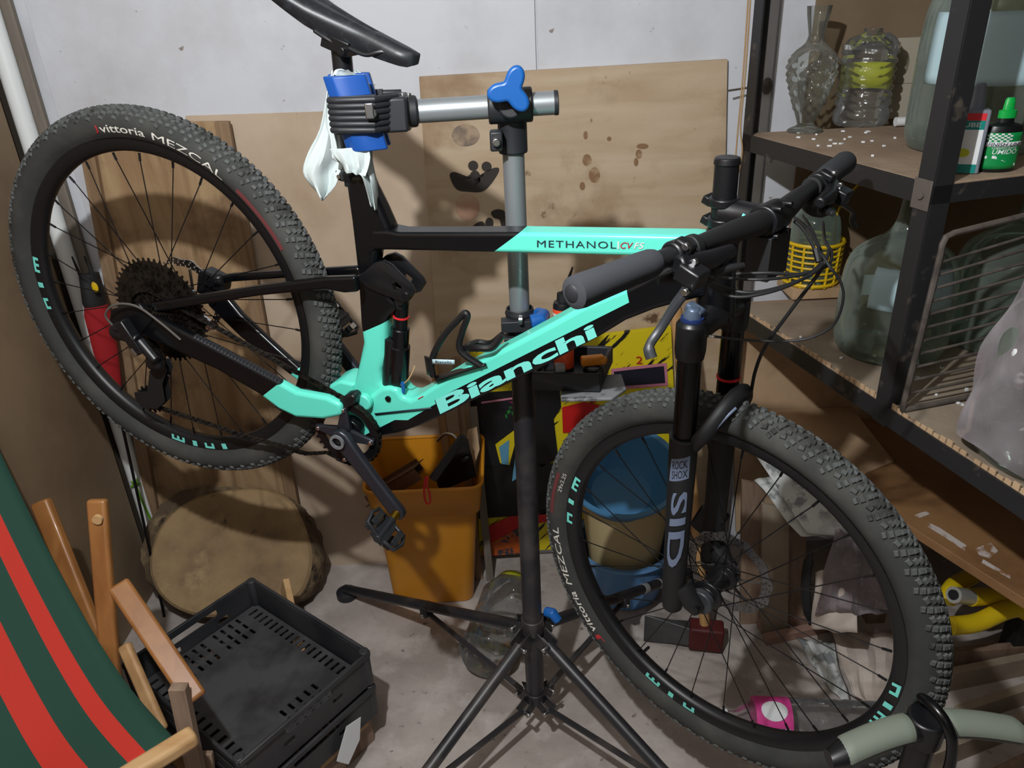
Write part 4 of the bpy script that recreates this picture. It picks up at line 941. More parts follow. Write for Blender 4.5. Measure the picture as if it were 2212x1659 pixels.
# clamp jaws around the seat post
cz0 = aty(752, 246, 1.236)
jl, jr = aty(704, 250, 1.20).x, aty(796, 250, 1.20).x
def pad(y0, y1, nm, ch):
    mb = MB(); zt, zb = aty(750, 165, 1.20).z, aty(750, 330, 1.20).z; sh = .021
    prof = [(jl, y1), (jl, y0 + ch), (jl + .016, y0), (jr - .024, y0), (jr, y0 + ch), (jr, y1)]
    mb.prism(prof, lambda x, y: V((x + sh * .0, y, zt)), lambda x, y: V((x + sh, y, zb))); return sp(nm, mb, 'blue', bevel=.002)
pad(1.236 - .034, 1.236 - .012, 'jaw_pad', .012)
pad(1.236 + .040, 1.236 + .014, 'jaw_pad', -.012)
mb = MB(); 
for k_ in range(6):
    v = 218 + k_ * 12.8
    for s, yo in ((1, 1.198), (-1, 1.284)):
        p0 = aty(708 + k_ * 1.6, v, 1.198); p1 = aty(808, v - 3 + k_ * .5, 1.198)
        mb.tube([V((p0.x, 1.236 + (.006 if s == 1 else .03), p0.z)), V((p0.x + .002, yo + s * .003, p0.z)), V((p0.x + .014, yo - s * .002, p0.z)), V((p1.x, yo, p1.z)), V((p1.x + .03, 1.262 - s * .028, p1.z - .001))], .0050, 10)
p0 = aty(712, 250, 1.204); p1 = aty(815, 247, 1.204)
mb.box(((p0.x + p1.x) / 2 + .004, 1.206, (p0.z + p1.z) / 2), (p1.x - p0.x - .006, .010, .054))
mb.box(((p0.x + p1.x) / 2 + .004, 1.282, (p0.z + p1.z) / 2), (p1.x - p0.x - .006, .010, .054))
jw = sp('clamp_jaw', mb, 'stand_plastic', bevel=.001)
mb = MB(); p0 = aty(800, 248, 1.235); p1 = aty(902, 240, 1.262); mb.tube([V((p0.x, 1.25, p0.z)), p1], [.026, .0235], 24); mb.box(((p0 + p1) / 2 + V((-.008, 0, 0))), (.062, .062, .050)); mb.cyl(p1 - V((.030, 0, 0)), p1 - V((.012, 0, 0)), .0285, 24); sp('clamp_bracket', mb, 'stand_plastic', bevel=.004)
mb = MB(); c = aty(806, 243, 1.198); mb.tube([c + V((0, .004, 0)), c + V((0, -.012, 0))], .007, 12); mb.box(c + V((-.003, -.012, .004)), (.013, .006, .022)); sp('wing_nut', mb, 'steel', bevel=.002)
for (u, v) in ((870, 207), (883, 207), (872, 273), (884, 272)):
    mb = MB(); c = aty(u, v, 1.25); mb.cyl(c + V((0, 0, .004)), c - V((0, 0, .004)), .0042, 10); sp('bolt', mb, 'steel', bevel=.001)
# height collar with blue quick-release
mb = MB(); mb.lathe([(.0215, 0), (.0265, 0), (.0265, .004), (.0245, .008), (.0245, .012), (.0215, .012)], 28, (SX, SY, zat(678)), None, closed=True); zc0 = zat(745); zc1 = zat(676)
mb.cyl((SX, SY, zc0), (SX, SY, zc1), .0255, 28); mb.box((SX - .008, SY - .024, zat(690)), (.052, .026, .020)); mb.box((SX - .006, SY - .024, zat(724)), (.048, .026, .020)); sp('height_collar', mb, 'stand_plastic', bevel=.003)
mb = MB(); c = aty(1149, 688, 1.245); mb.tube([c + V((-.002, -.010, -.004)), c + V((.014, -.008, -.002)), c + V((.020, .012, 0)), c + V((.010, .026, 0))], [.0145, .0145, .013, .010], 16); sp('quick_release_lever', mb, 'blue_bright', bevel=.002)
mb = MB(); c = aty(1124, 688, 1.245); mb.cyl(c + V((-.002, -.006, 0)), c + V((.004, -.007, 0)), .0085, 16); sp('bolt', mb, 'steel')
# leg collar
mb = MB(); mb.cyl((SX, SY, z_col - .02), (SX, SY, z_col + .02), .0255, 28)
for i in range(4):
    a_ = pi / 4 + i * pi / 2; d = V((cos(a_), sin(a_), 0)); n_ = V((-sin(a_), cos(a_), 0))
    for s in (1, -1): mb.bar(V((SX, SY, z_col - .018)) + n_ * .013 * s + d * .018, V((SX, SY, z_col - .034)) + n_ * .013 * s + d * .055, .004, .036, (0, 0, 1))
sp('leg_collar', mb, 'stand_black', bevel=.002)
mb = MB(); c = V((SX + .030, SY + .004, z_col + .030)); mb.tube([c, c + V((.014, -.010, .004)), c + V((.026, -.018, -.012))], [.011, .012, .010], 14); sp('quick_release_lever', mb, 'blue_bright', bevel=.002)
mb = MB(); mb.cyl((SX, SY, z_low - .012), (SX, SY, z_low + .016), .0245, 28)
for i in range(4):
    a_ = pi / 4 + i * pi / 2; d = V((cos(a_), sin(a_), 0)); n_ = V((-sin(a_), cos(a_), 0))
    for s in (1, -1): mb.bar(V((SX, SY, z_low - .006)) + n_ * .011 * s + d * .018, V((SX, SY, z_low - .020)) + n_ * .011 * s + d * .048, .003, .03, (0, 0, 1))
sp('strut_collar', mb, 'stand_black', bevel=.002)
FEET = [(.51, -.52), (.49, .53), (-.55, .53), (-.51, -.52)]
for i, (fx, fy) in enumerate(FEET):
    d = V((fx, fy, 0)).normalized(); top = V((SX, SY, z_col - .032)) + d * .044; ft = V((SX + fx, SY + fy, .032))
    mb = MB(); mb.cyl(top, ft, .0135, 20); lg = sp('leg', mb, 'stand_black')
    mb = MB(); mb.lathe([(0, -.014), (.022, -.014), (.030, -.010), (.030, .008), (.022, .012), (0, .012)], 24, (ft.x, ft.y, .0145), None); sp('foot', mb, 'stand_plastic', lg)
    f_ = .46; m_ = top.lerp(ft, f_) - V((0, 0, .022)); s0 = V((SX, SY, z_low - .016)) + d * .044
    mb = MB(); mb.bar(s0, m_, .012, .006, (0, 0, 1)); st_ = sp('strut', mb, 'stand_black')
    n_ = V((-d.y, d.x, 0)) * (1 if d.x > 0 else -1); n_ = n_ if n_.y < 0 else -n_
    mb = MB(); mb.bar(m_ + V((0, 0, .010)) - d * .012, m_ + V((0, 0, .010)) + d * .012, .034, .032, (0, 0, 1)); sp('strut_lug', mb, 'stand_black', lg, bevel=.004)
    for c in (top + d * .004, m_, s0):
        mb = MB(); mb.cyl(c + n_ * .012, c + n_ * .021, .006, 12); sp('bolt', mb, 'steel', lg, bevel=.0015)
    if i == 1:
        for f2, l_ in ((.60, .022), (.72, .008)):
            mb = MB(); c = top.lerp(ft, f2); dd = (ft - top).normalized(); mb.cyl(c, c + dd * l_, .0145, 20); sp('tape_band', mb, 'grey_tape', lg)
# tool tray on the post
tz = .985
tq = [V((x, y, tz)) for x, y in ((.035, 1.235), (.155, 1.215), (.195, 1.335), (.070, 1.36))]
vs, fs = curve_mesh([[(p.x, p.y) for p in tq], [(p.x * .88 + .0137 , p.y * .88 + .1544) for p in tq]], ext=.018)
mb = MB(); mb.add([V((x, y, tz + z_)) for x, y, z_ in vs], fs); mb.slab([p - V((0, 0, .018)) for p in tq], .004, (0, 0, 1)); tr_ = sp('tool_tray', mb, 'stand_plastic', bevel=.002)
mb = MB(); mb.prism([(.085, 1.20), (.175, 1.195), (.205, 1.23), (.205, 1.29), (.09, 1.29)], lambda x, y: V((x, y, tz - .026)), lambda x, y: V((x, y, tz - .0195))); sp('tray_flange', mb, mat('tray_grey', (128, 130, 132), .6, layers=[((70, 70, 72), 30, .55, .65)]), tr_, bevel=.002)
mb = MB(); mb.bar((SX, SY, tz - .01), (.06, 1.28, tz - .01), .02, .02); sp('tray_bracket', mb, 'stand_plastic', tr_)

# grease bottle on the tray
c = V((aty(1217, 700, 1.262).x, 1.262, tz - .0135)); gh = aty(1217, 648, 1.262).z - c.z; tip = aty(1237, 577, 1.262); bt = thing('grease_bottle', 'black bottle with orange label and thin pointed nozzle standing on the tool tray', 'bottle', c)
mb = MB(); mb.lathe([(0, 0), (.017, 0), (.018, .003), (.018, gh - .009), (.016, gh - .003), (.008, gh), (0, gh)], 28, c); mb.build('body', K['satin_black'], bt)
mb = MB(); mb.lathe([(.0183, .03), (.0183, gh - .014)], 28, c); mb.build('label', K['orange'], bt, solid=.0003)
mb = MB(); mb.lathe([(.0185, gh - .026), (.0185, gh - .021)], 28, c); mb.build('label_band', K['decal_white'], bt, solid=.0002)
mb = MB(); mb.tube([c + V((0, 0, gh - .002)), c + V((0, 0, gh + .012)), c + V((.002, 0, gh + .014)), tip], [.0115, .0105, .005, .0014], 16); mb.build('nozzle', K['matt_black'], bt)
mb = MB(); c = V((.148, 1.250, tz - .0135)); mb.lathe([(0, 0), (.019, 0), (.019, .030), (.016, .032), (.016, .026), (0, .026)], 24, c); tag(mb.build('round_tin', K['satin_black'], center=True), 'small black open round tin in the tool tray', 'tin')
oc = c + V((-.002, 0, .033)); mb = MB(); mb.box(oc + V((0, 0, .010)), (.042, .016, .018), Matrix.Rotation(.1, 3, 'Z')); mb.ball(oc + V((.018, 0, .009)), .009, 12); tag(mb.build('orange_plug', K['orange2'], center=True, bevel=.004, seg=3), 'small orange plastic plug lying on the tin in the tray', 'plug')
c = V((.083, 1.240, tz - .0135)); mb = MB(); mb.box(c + V((.004, -.0, .022)), (.018, .016, .044)); tag(mb.build('tape_roll_box', K['grey_tape'], center=True, bevel=.002), 'small grey box tucked in the tray beneath the down tube', 'box')

# ------------------------------------------------------------ rag in the clamp
def loft2(mb, L_, R_, y0, y1, amp=.006, nu=18, nv=12, fr=3, ph=0):
    Ls = smooth_path([aty(u, v, y0) for u, v in L_], 8); Rs = smooth_path([aty(u, v, y1) for u, v in R_], 8)
    def smp(P, t): i = t * (len(P) - 1); k = min(int(i), len(P) - 2); return P[k].lerp(P[k + 1], i - k)
    mb.grid(nu, nv, lambda a, b: smp(Ls, a).lerp(smp(Rs, a), b) + V((0, amp * sin(fr * pi * b + ph + 2 * a) * (.4 + a), 0)))
mb = MB()
loft2(mb, [(718, 152), (706, 200), (690, 280), (664, 330), (652, 372), (668, 402), (697, 431)], [(740, 168), (738, 220), (740, 300), (752, 345), (735, 372), (728, 398), (700, 430)], 1.246, 1.262, .008)
loft2(mb, [(722, 156), (706, 200), (702, 260), (712, 300), (716, 345)], [(735, 160), (716, 200), (716, 260), (726, 300), (735, 350)], 1.222, 1.23, .004, fr=1)
loft2(mb, [(720, 160), (724, 152), (735, 150)], [(795, 205), (792, 175), (770, 152)], 1.218, 1.262, .004)
loft2(mb, [(770, 150), (776, 190), (780, 240), (786, 330), (745, 338), (752, 345)], [(784, 160), (800, 190), (803, 240), (802, 300), (806, 340), (800, 345)], 1.262, 1.25, .006)
loft2(mb, [(742, 338), (756, 366), (778, 380), (800, 440)], [(800, 325), (808, 370), (813, 400), (816, 455)], 1.205, 1.225, .008, fr=4)
loft2(mb, [(712, 322), (722, 338), (738, 356), (744, 372)], [(796, 318), (800, 340), (796, 362), (790, 380)], 1.206, 1.206, .004, fr=5)
tag(mb.build('rag', K['rag'], center=True, solid=.0014), 'crumpled white rag wrapped round the seat post inside the blue clamp', 'rag')

# ------------------------------------------------------------ left side floor: stump, crates, deck chair
lg = thing('wood_stump', 'round sawn tree stump with bark standing below the rear wheel', 'stump', (-.83, 1.76, 0))
sn = V((.10, -.72, .69)).normalized(); sp0 = V((-.80, 1.66, .07))
def spl(u, v): return atp(u, v, sp0, sn)
ol = [(294, 1200), (306, 1140), (338, 1090), (385, 1058), (440, 1041), (510, 1040), (580, 1050), (632, 1078), (652, 1110), (668, 1150), (679, 1200), (672, 1250), (650, 1290), (600, 1318), (520, 1335), (420, 1335), (345, 1300), (305, 1250)]
P = smooth_path([spl(u, v) for u, v in ol + ol[:1]], 4)[:-1]
cS = sum(P, V()) / len(P); n = len(P); cF = spl(505, 1190)
FI = [cS + (p - cS) * (.97 - .20 * max(0, (p - cS).normalized().dot(V((-.62, 0, .78)))) ** 1.5) for p in P]
mb = MB(); vs = []
for f_, dz in ((0, 0), (.3, .0), (.6, .002), (.85, .0), (.96, -.003), (1.0, -.012)): vs += [cF + (p - cF) * f_ + sn * dz for p in FI]
fr_ = [(r_ * n + i, r_ * n + (i + 1) % n, (r_ + 1) * n + (i + 1) % n, (r_ + 1) * n + i) for r_ in range(5) for i in range(n)]
mb.add(vs, fr_); mb.build('sawn_face', K['log_face'], lg)
mb = MB(); vs = [p - sn * .011 for p in FI]
for k_, (f_, bk_) in enumerate(((1.0, .03), (1.03, .07), (1.02, .11), (.9, .13))):
    for i, p in enumerate(P):
        q_ = cS + (p - cS) * f_ * (1 + .014 * sin(i * 1.7 + k_)) - V((0, -.8, .6)) * bk_; q_.z = max(.0, q_.z); q_.y = min(q_.y, 1.925); vs.append(q_)
mb.add(vs, [(r_ * n + i, r_ * n + (i + 1) % n, (r_ + 1) * n + (i + 1) % n, (r_ + 1) * n + i) for r_ in range(4) for i in range(n)] + [tuple(range(4 * n, 5 * n))]); mb.build('bark_side', K['bark'], lg)
P = FI; cS = cF
for k_, fr in enumerate(()):
    mb = MB(); Q = [cS + (p - cS) * fr + sn * .0016 for p in P]; mb.tube(Q, .0009, 4, closed=True); mb.build('growth_ring', mat('ring_line%d' % k_, (120, 90, 58), .9), lg)
# plant tip
mb = MB(); c = aty(292, 1045, 1.90)
for k_ in range(6):
    a_ = k_ * 1.05; mb.grid(4, 2, lambda a, b: c + V((.022 * a * cos(a_) , .008 * a * sin(a_), .02 * a * sin(a_ * 1.7) + .006 * (b - .5) * sin(pi * min(1, a + .2)) * 2)))
mb.tube([c, c + V((.003, 0, -.05)), c + V((.010, .01, -.16))], .003, 6); mb2 = mb; tag(mb2.build('plant_sprig', K['leaf'], center=True, solid=.0006), 'small green plant sprig growing between pipe and plank in the corner', 'plant')

CZ = .30
cA, cR = atz(543, 1250, CZ), atz(797, 1408, CZ); eR = (cR - cA).normalized(); eF = V((-eR.y, eR.x, 0)); eF = -eF if eF.y > 0 else eF
LW, LD = (cR - cA).length, .345
def cpt(a, b, z): return cA + eR * (a * LW) + eF * (b * LD) + V((0, 0, z - CZ))
def crate(z0, z1, label, tilt=0, inset=0):
    c = cpt(.5, .5, z0); t = thing('crate', label, 'crate', c, group='black crates')
    # floor grid with slots
    W, D = LW, LD; holes = []
    def sl(x, y, w_, h_): holes.append([(x - w_, y - h_), (x + w_, y - h_), (x + w_, y + h_), (x - w_, y + h_)])
    for i in range(19): sl(.07 * W + i * (.86 * W / 18), .033, .0042, .013)
    for i in range(15): sl(.07 * W + i * (.86 * W / 14), D - .035, .0048, .015)
    for r_ in range(3):
        for i in range(4): sl(.06 * W + (r_ * .075) * W * .9, .075 + i * .022, .011, .0038)
        for i in range(4): sl(.06 * W + (r_ * .075) * W * .9, .175 + i * .022, .011, .0038)
        for i in range(5): sl(.94 * W - (r_ * .075) * W * .9, .10 + i * .022, .011, .0038)
    vs, fs = curve_mesh([[(.01, .01), (W - .01, .01), (W - .01, D - .01), (.01, D - .01)]] + holes, ext=.0015)
    mb = MB(); mb.add([cA + eR * x + eF * y + V((0, 0, z0 + .022 - CZ + z_)) for x, y, z_ in vs], fs); mb.build('base_panel', K['crate_base'], t)
    H_ = z1 - z0
    # side walls with openings
    for (o, e, L_, nrm, kind) in ((V((0, 0, 0)), eR, W, eF, 'long'), (eF * D, eR, W, -eF, 'long'), (V((0, 0, 0)), eF, D, eR, 'short'), (eR * W, eF, D, -eR, 'short')):
        hs = []
        if kind == 'short':
            hs.append(rrect(L_ * .32, H_ * .66, L_ * .68, H_ * .88, .006))
            for i in range(2): x = L_ * (.25 + i * .38); hs.append(rrect(x, H_ * .34, x + L_ * .08, H_ * .50, .002))
        elif V(o).length > .1:
            for j in range(2):
                for i in range(4): x = L_ * (.06 + i * .235); hs.append(rrect(x, H_ * (.18 + .36 * j), x + L_ * .18, H_ * (.18 + .36 * j) + H_ * .10, .002))
        vs, fs = curve_mesh([rrect(.0, .0, L_, H_, .004)] + hs, ext=.0015)
        mb = MB(); org = cA + o + V((0, 0, z0 - CZ)) + nrm * .004; mb.add([org + e * x + V((0, 0, y)) + nrm * z_ for x, y, z_ in vs], fs); mb.build('side_panel', K['crate'], t)
    mb = MB(); ring_ = [cA + V((0, 0, z1 - CZ)), cA + eR * W + V((0, 0, z1 - CZ)), cA + eR * W + eF * D + V((0, 0, z1 - CZ)), cA + eF * D + V((0, 0, z1 - CZ))]
    for i in range(4): mb.bar(ring_[i], ring_[(i + 1) % 4], .008, .014, (0, 0, 1))
    for p in ring_: 
        q_ = p + (cpt(.5, .5, z1) - p).normalized() * .012; mb.tube([q_ - V((0, 0, H_)), q_ + V((0, 0, .010))], .012, 8)
    mb.build('rim', K['crate'], t, bevel=.002); return t
crate(.205, .295, 'black plastic vegetable crate with slotted base, upper of the two stacked')
crate(.105, .190, 'black plastic vegetable crate nested under the other crate')
c = cpt(.5, .5, 0); pal = thing('pallet_block', 'low wooden slatted block under the black crates', 'pallet', (c.x, c.y, 0))
for i in range(4):
    o = .08 + i * .27; mb = MB(); mb.slab([cpt(.02, o, .085), cpt(.98, o, .085), cpt(.98, o + .15, .085), cpt(.02, o + .15, .085)], .014, (0, 0, 1)); mb.build('slat', K['wood_tan'], pal, bevel=.001)
for i in range(3):
    o = .06 + i * .4; mb = MB(); mb.slab([cpt(o, .02, 0), cpt(o + .08, .02, 0), cpt(o + .08, .98, 0), cpt(o, .98, 0)], .085, (0, 0, 1)); mb.build('bearer', K['wood_grey'], pal, bevel=.001)
# wooden offcut behind crate and paper scraps
q = [atz(588, 1282, .20), atz(640, 1262, .20), atz(668, 1380, .20), atz(610, 1400, .20)]
mb = MB(); A_, B_ = aty(615, 1262, 1.60), aty(650, 1420, 1.42); mb.bar(A_, B_, .055, .016, (0, 1, .3)); tag(mb.build('wood_offcut', K['wood_pale'], center=True, bevel=.001), 'pale wooden offcut leaning behind the back corner of the crate', 'wood')
mb = MB(); P = [cpt(1.03, t_, z_) for t_, z_ in ((.42, .10), (.30, .17), (.18, .16), (.22, .10), (.34, .06))]; mb.add(P, [tuple(range(5))]); tag(mb.build('paper_scrap', K['white'], center=True, smooth=False, solid=.001), 'torn white paper scrap stuck on the side of the crates', 'paper')
mb = MB(); c = cpt(.10, .38, .193); mb.grid(3, 3, lambda a, b: c + eR * (.018 * a) + eF * (.03 * b) + V((0, 0, .003 * sin(a * 5 + b * 4)))); tag(mb.build('wood_chip', K['wood_pale'], center=True, solid=.002), 'small tan wood chip lying inside the upper crate', 'wood chip')

# deck chair
dc = thing('deck_chair', 'folding wooden deck chair with green and red striped canvas', 'chair', (-.85, .95, 0))
R0, R1, R2, R3 = atz(378, 1598, .50), atz(250, 1445, .52), atz(110, 1200, .66), atz(-60, 850, .92)
edge = smooth_path([R0, R1, R2, R3], 8)
acr = V((-.72, -.62, -.02)) * .52
def cloth(a, b):
    i = a * (len(edge) - 1); k = min(int(i), len(edge) - 2); p = edge[k].lerp(edge[k + 1], i - k)
    sag = -.05 * sin(pi * b) * sin(pi * min(1, a * 1.1)) ; wr = .006 * sin(9 * b + 5 * a) * math.exp(-a * 2)
    return p + acr * b + V((0, 0, sag + wr))
mb = MB(); mb.grid(28, 24, cloth); fab = mb.build('canvas', K['stripes'], dc)
uvl = fab.data.uv_layers.new(name='cloth'); inv = wm(dc).inverted(); key = {}
for i in range(29):
    for j in range(25):
        p = inv @ cloth(i / 28, j / 24); key[(round(p.x, 4), round(p.y, 4), round(p.z, 4))] = (j / 24, i / 28)
for lp in fab.data.loops:
    c = fab.data.vertices[lp.vertex_index].co; uvl.data[lp.index].uv = key.get((round(c.x, 4), round(c.y, 4), round(c.z, 4)), (0, 0))
m_ = fab.modifiers.new('solid', 'SOLIDIFY'); m_.thickness = .0015
def rail(a, b, w_, h_, m, nm='rail', up=(0, -1, .2), rnd=True):
    A = aty(*a); Bq = aty(*b); mb = MB(); mb.bar(A, Bq, w_, h_, up); return mb.build(nm, K[m], dc, bevel=.006, seg=3)
fb = MB(); A = atz(416, 1590, .50); Bq = A + acr * 1.02; A2 = A - acr * .01; fb.bar(A2, Bq, .034, .030, (0, 0, 1)); fb.build('front_rail', K['wood_pale'], dc, bevel=.009, seg=3)
up_ = rail((210, 1078, 1.20), (246, 1530, 1.06), .036, .018, 'wood_honey', 'upright')
mb = MB(); c = aty(211, 1122, 1.175); mb.cyl(c + V((0, .004, 0)), c + V((0, -.004, 0)), .009, 16); mb.build('dowel_hole', K['wood_pale'], up_)
rail((88, 1082, 1.34), (262, 1520, 1.14), .040, .022, 'wood_honey', 'back_leg')
rail((255, 1262, 1.15), (424, 1512, .99), .040, .018, 'wood_honey', 'side_rail', up=(.3, -.6, 1))
rail((268, 1392, 1.10), (350, 1580, 1.00), .026, .016, 'wood_tan', 'cross_brace')
p_ = aty(385, 1482, .98); q_ = V((p_.x - .02, p_.y - .05, 0)); mb = MB(); mb.bar(p_, q_, .030, .020, (0, -1, .2)); mb.build('front_leg', K['wood_grey'], dc, bevel=.002)
mb = MB(); p_ = aty(430, 1625, 1.0); q_ = aty(446, 1760, .97); mb.bar(p_, q_, .05, .012, (0, -1, .2)); mb.build('lower_board', K['wood_grey'], dc, bevel=.002)
# furled umbrella behind the rear wheel
um = thing('umbrella', 'furled red umbrella with black and yellow top standing behind the rear wheel', 'umbrella', aty(230, 860, 1.86))
A, Bq = aty(206, 655, 1.84), aty(250, 855, 1.82)
mb = MB(); n_ = 16
mb.tube([A + (Bq - A) * t_ for t_ in (0, .1, .5, .9, 1.25)], [.026, .032, .030, .020, .004], 14, flat=.6); mb.build('canopy', K['red_cloth'], um)
mb = MB(); mb.tube([A + (Bq - A) * t_ for t_ in (-.30, -.2, -.02, .03)], [.024, .026, .030, .027], 14, flat=.6); mb.build('black_band', K['matt_black'], um)
mb = MB(); c = aty(205, 620, 1.80); mb.ball(c, .010, 10, (.8, .4, 1.4)); mb.build('yellow_patch', K['yellow'], um)
for dx in (-.022, .008): mb = MB(); c = A + (Bq - A) * -.28 + V((dx, 0, 0)); mb.tube([c, c + V((-.006, 0, .05))], [.004, .002], 6); mb.build('rib_tip', K['matt_black'], um)
mb = MB(); tz_ = A.z / (A.z - Bq.z); mb.tube([A + (Bq - A) * 1.2, A + (Bq - A) * tz_], .004, 8); mb.build('ferrule', K['black_metal'], um)

# ------------------------------------------------------------ orange bin
bn = thing('waste_bin', 'tall orange yellow plastic bin full of odd tools behind the pedal', 'bin', (-.265, 1.80, 0))
def rr3(x0, x1, y0, y1, z, r=.03): z = z * .955; return [V((x, y, z)) for x, y in rrect(x0, y0, x1, y1, r, 4)]
lv = [rr3(-.385, -.145, 1.765, 1.90, .004), rr3(-.384, -.112, 1.695, 1.915, .385), rr3(-.391, -.102, 1.685, 1.92, .39), rr3(-.399, -.090, 1.655, 1.93, .50), rr3(-.405, -.084, 1.649, 1.936, .502), rr3(-.405, -.084, 1.649, 1.936, .494)]
mb = MB(); n = len(lv[0]); vs = [p for l in lv[:4] for p in l]
inner = [[V((cS_.x * .982 + (-.26) * .018, cS_.y * .982 + 1.80 * .018, cS_.z)) for cS_ in l] for l in (lv[3], lv[1])] + [rr3(-.375, -.155, 1.78, 1.89, .03)]
vs += [p for l in inner for p in l]; L_ = 4 + 3
mb.add(vs, [(r_ * n + i, r_ * n + (i + 1) % n, (r_ + 1) * n + (i + 1) % n, (r_ + 1) * n + i) for r_ in range(L_ - 1) for i in range(n)] + [tuple(range(n)), tuple((L_ - 1) * n + i for i in range(n))]); mb.build('body', K['bin'], bn, ang=50)
mb = MB(); mb.tube([p for p in lv[3]], .005, 8, closed=True); mb.build('rim', K['bin'], bn)
K['tube_brown'] = mat('brown_square_tube', (96, 66, 48), .6)
mb = MB(); A, Bq = aty(905, 1013, 1.70), aty(800, 1075, 1.78); 
for dz in (.016, -.016): mb.bar(A + V((.0, 0, dz)), Bq + V((0, 0, dz)), .05, .002, (0, 0, 1))
for dy in (.025, -.025): mb.bar(A + V((0, dy, 0)), Bq + V((0, dy, 0)), .002, .034, (0, 0, 1))
tag(mb.build('square_tube', K['tube_brown'], center=True), 'hollow brown rectangular tube lying in the orange bin', 'tube')
hs = thing('hand_saw', 'black sheet tool with slanted grey handle sticking out of the bin', 'tool', aty(1000, 1000, 1.72))
P = [aty(u, v, 1.74) for u, v in ((994, 938), (1012, 952), (1030, 1028), (950, 1060), (940, 1030))]
mb = MB(); mb.prism([(p.x, p.z) for p in P], lambda x, z: V((x, 1.738, z)), lambda x, z: V((x, 1.744, z))); mb.build('plate', K['black_frame'], hs)
mb = MB(); mb.bar(aty(1002, 940, 1.70), aty(934, 1036, 1.66), .020, .016, (0, 1, 0)); mb.build('handle', K['stand_plastic'], hs, bevel=.003)
mb = MB(); mb.tube(smooth_path([aty(945, 952, 1.76), aty(960, 938, 1.74), aty(978, 940, 1.72), aty(990, 952, 1.71)], 4), .004, 8); mb.build('wire_hook', K['steel'], hs)
mb = MB(); mb.ball(aty(1004, 992, 1.735), .014, 12, (1, .3, .5), Matrix.Rotation(-.6, 3, 'Y')); mb.build('boss', K['grey_lever'], hs)
rp = [aty(920, 1030, 1.64), aty(916, 1060, 1.635), aty(920, 1085, 1.635), aty(929, 1086, 1.635), aty(928, 1066, 1.636), aty(922, 1048, 1.638), aty(924, 1030, 1.64)]
mb = MB(); mb.tube(smooth_path(rp, 4), .0026, 8); tag(mb.build('red_cord', K['red'], center=True), 'loop of red cord hanging over the rim of the orange bin', 'cord')
mb = MB(); P = [aty(u, v, 1.80) for u, v in ((1010, 930), (1030, 922), (1036, 970), (1020, 1020), (1006, 990))]; mb.add(P, [tuple(range(5))]); tag(mb.build('card_piece', K['kraft'], center=True, solid=.003, smooth=False), 'small piece of card standing at the right rim of the orange bin', 'card')

# ------------------------------------------------------------ buckets behind the front wheel
bx, by = .305, 1.80
tb = MB(); tb.lathe([(0, .004), (.108, .004), (.136, .165), (.150, .170), (.148, .178), (.132, .174), (.104, .014), (0, .014)], 48, (bx, by, 0)); tag(tb.build('washing_tub', K['tub_blue'], center=True), 'light blue round tub on the floor, lowest of the nested buckets', 'tub')
tb = MB(); tb.lathe([(0, .016), (.092, .016), (.126, .335), (.134, .342), (.132, .35), (.122, .346), (.088, .024), (0, .024)], 48, (bx, by, 0)); tag(tb.build('bucket', K['cream'], center=True), 'cream plastic bucket standing inside the light blue tub', 'bucket')
hd = MB(); hd.tube(smooth_path([aty(1345, 1140, 1.60), aty(1352, 1128, 1.60), aty(1364, 1130, 1.60), aty(1368, 1136, 1.60)], 3), .002, 6)
bc = aty(1345, 1017, 1.765); axb = V((-.02, -.34, .94)).normalized(); Rb = frame_to(axb)
tb = MB(); tb.lathe([(0, -.105), (.085, -.105), (.120, -.07), (.148, 0), (.160, .004), (.158, .009), (.145, .006), (.116, -.064), (.083, -.098), (0, -.098)], 48, bc, Rb); tag(tb.build('bowl', K['bowl_blue'], center=True), 'deep blue plastic bowl tilted on top of the cream bucket', 'bowl')

# axe standing on its head
ax = thing('axe', 'axe with pale wooden handle standing head-down behind the fork', 'axe', atz(1530, 1385, 0))
hT = aty(1459, 655, 1.72); hB = atz(1525, 1372, .045)
mb = MB(); mb.tube([hT.lerp(hB, t_) for t_ in (0, .02, .3, .7, .95, 1.0)], [.013, .0165, .0165, .0155, .016, .016], 16, flat=.8); mb.build('handle', K['axe_wood'], ax)
e = (atz(1392, 1352, .055) - hB); 
mb = MB(); pz0 = []
prof = [(0.012, .045, -.042), (-.05, .045, -.042), (-.085, .055, -.05), (-.112, .072, -.060), (-.112, -.072 + .06, -.06)]
eh = V((e.x, e.y, 0)).normalized(); nn_ = V((-eh.y, eh.x, 0)); L2 = e.length
def hx(s, z, t_): return hB + eh * s + V((0, 0, z)) + nn_ * t_
for (s0, h0, t0, s1, h1, t1) in ((-.03, .034, .020, .035, .030, .018), (.035, .030, .018, .09, .036, .008), (.09, .036, .008, L2, .050, .0015)):
    mb.hexa([hx(s0, -h0 + .0, -t0), hx(s0, -h0, t0), hx(s0, h0, t0), hx(s0, h0, -t0)], [hx(s1, -h1, -t1), hx(s1, -h1, t1), hx(s1, h1, t1), hx(s1, h1, -t1)])
mb.build('blade', K['axe_steel'], ax, bevel=.002)
mb = MB(); mb.box(hx(.0, 0, 0), (.090, .050, .075), Matrix((eh, nn_, V((0, 0, 1)))).transposed()); mb.build('eye_block', K['axe_red'], ax, bevel=.006)

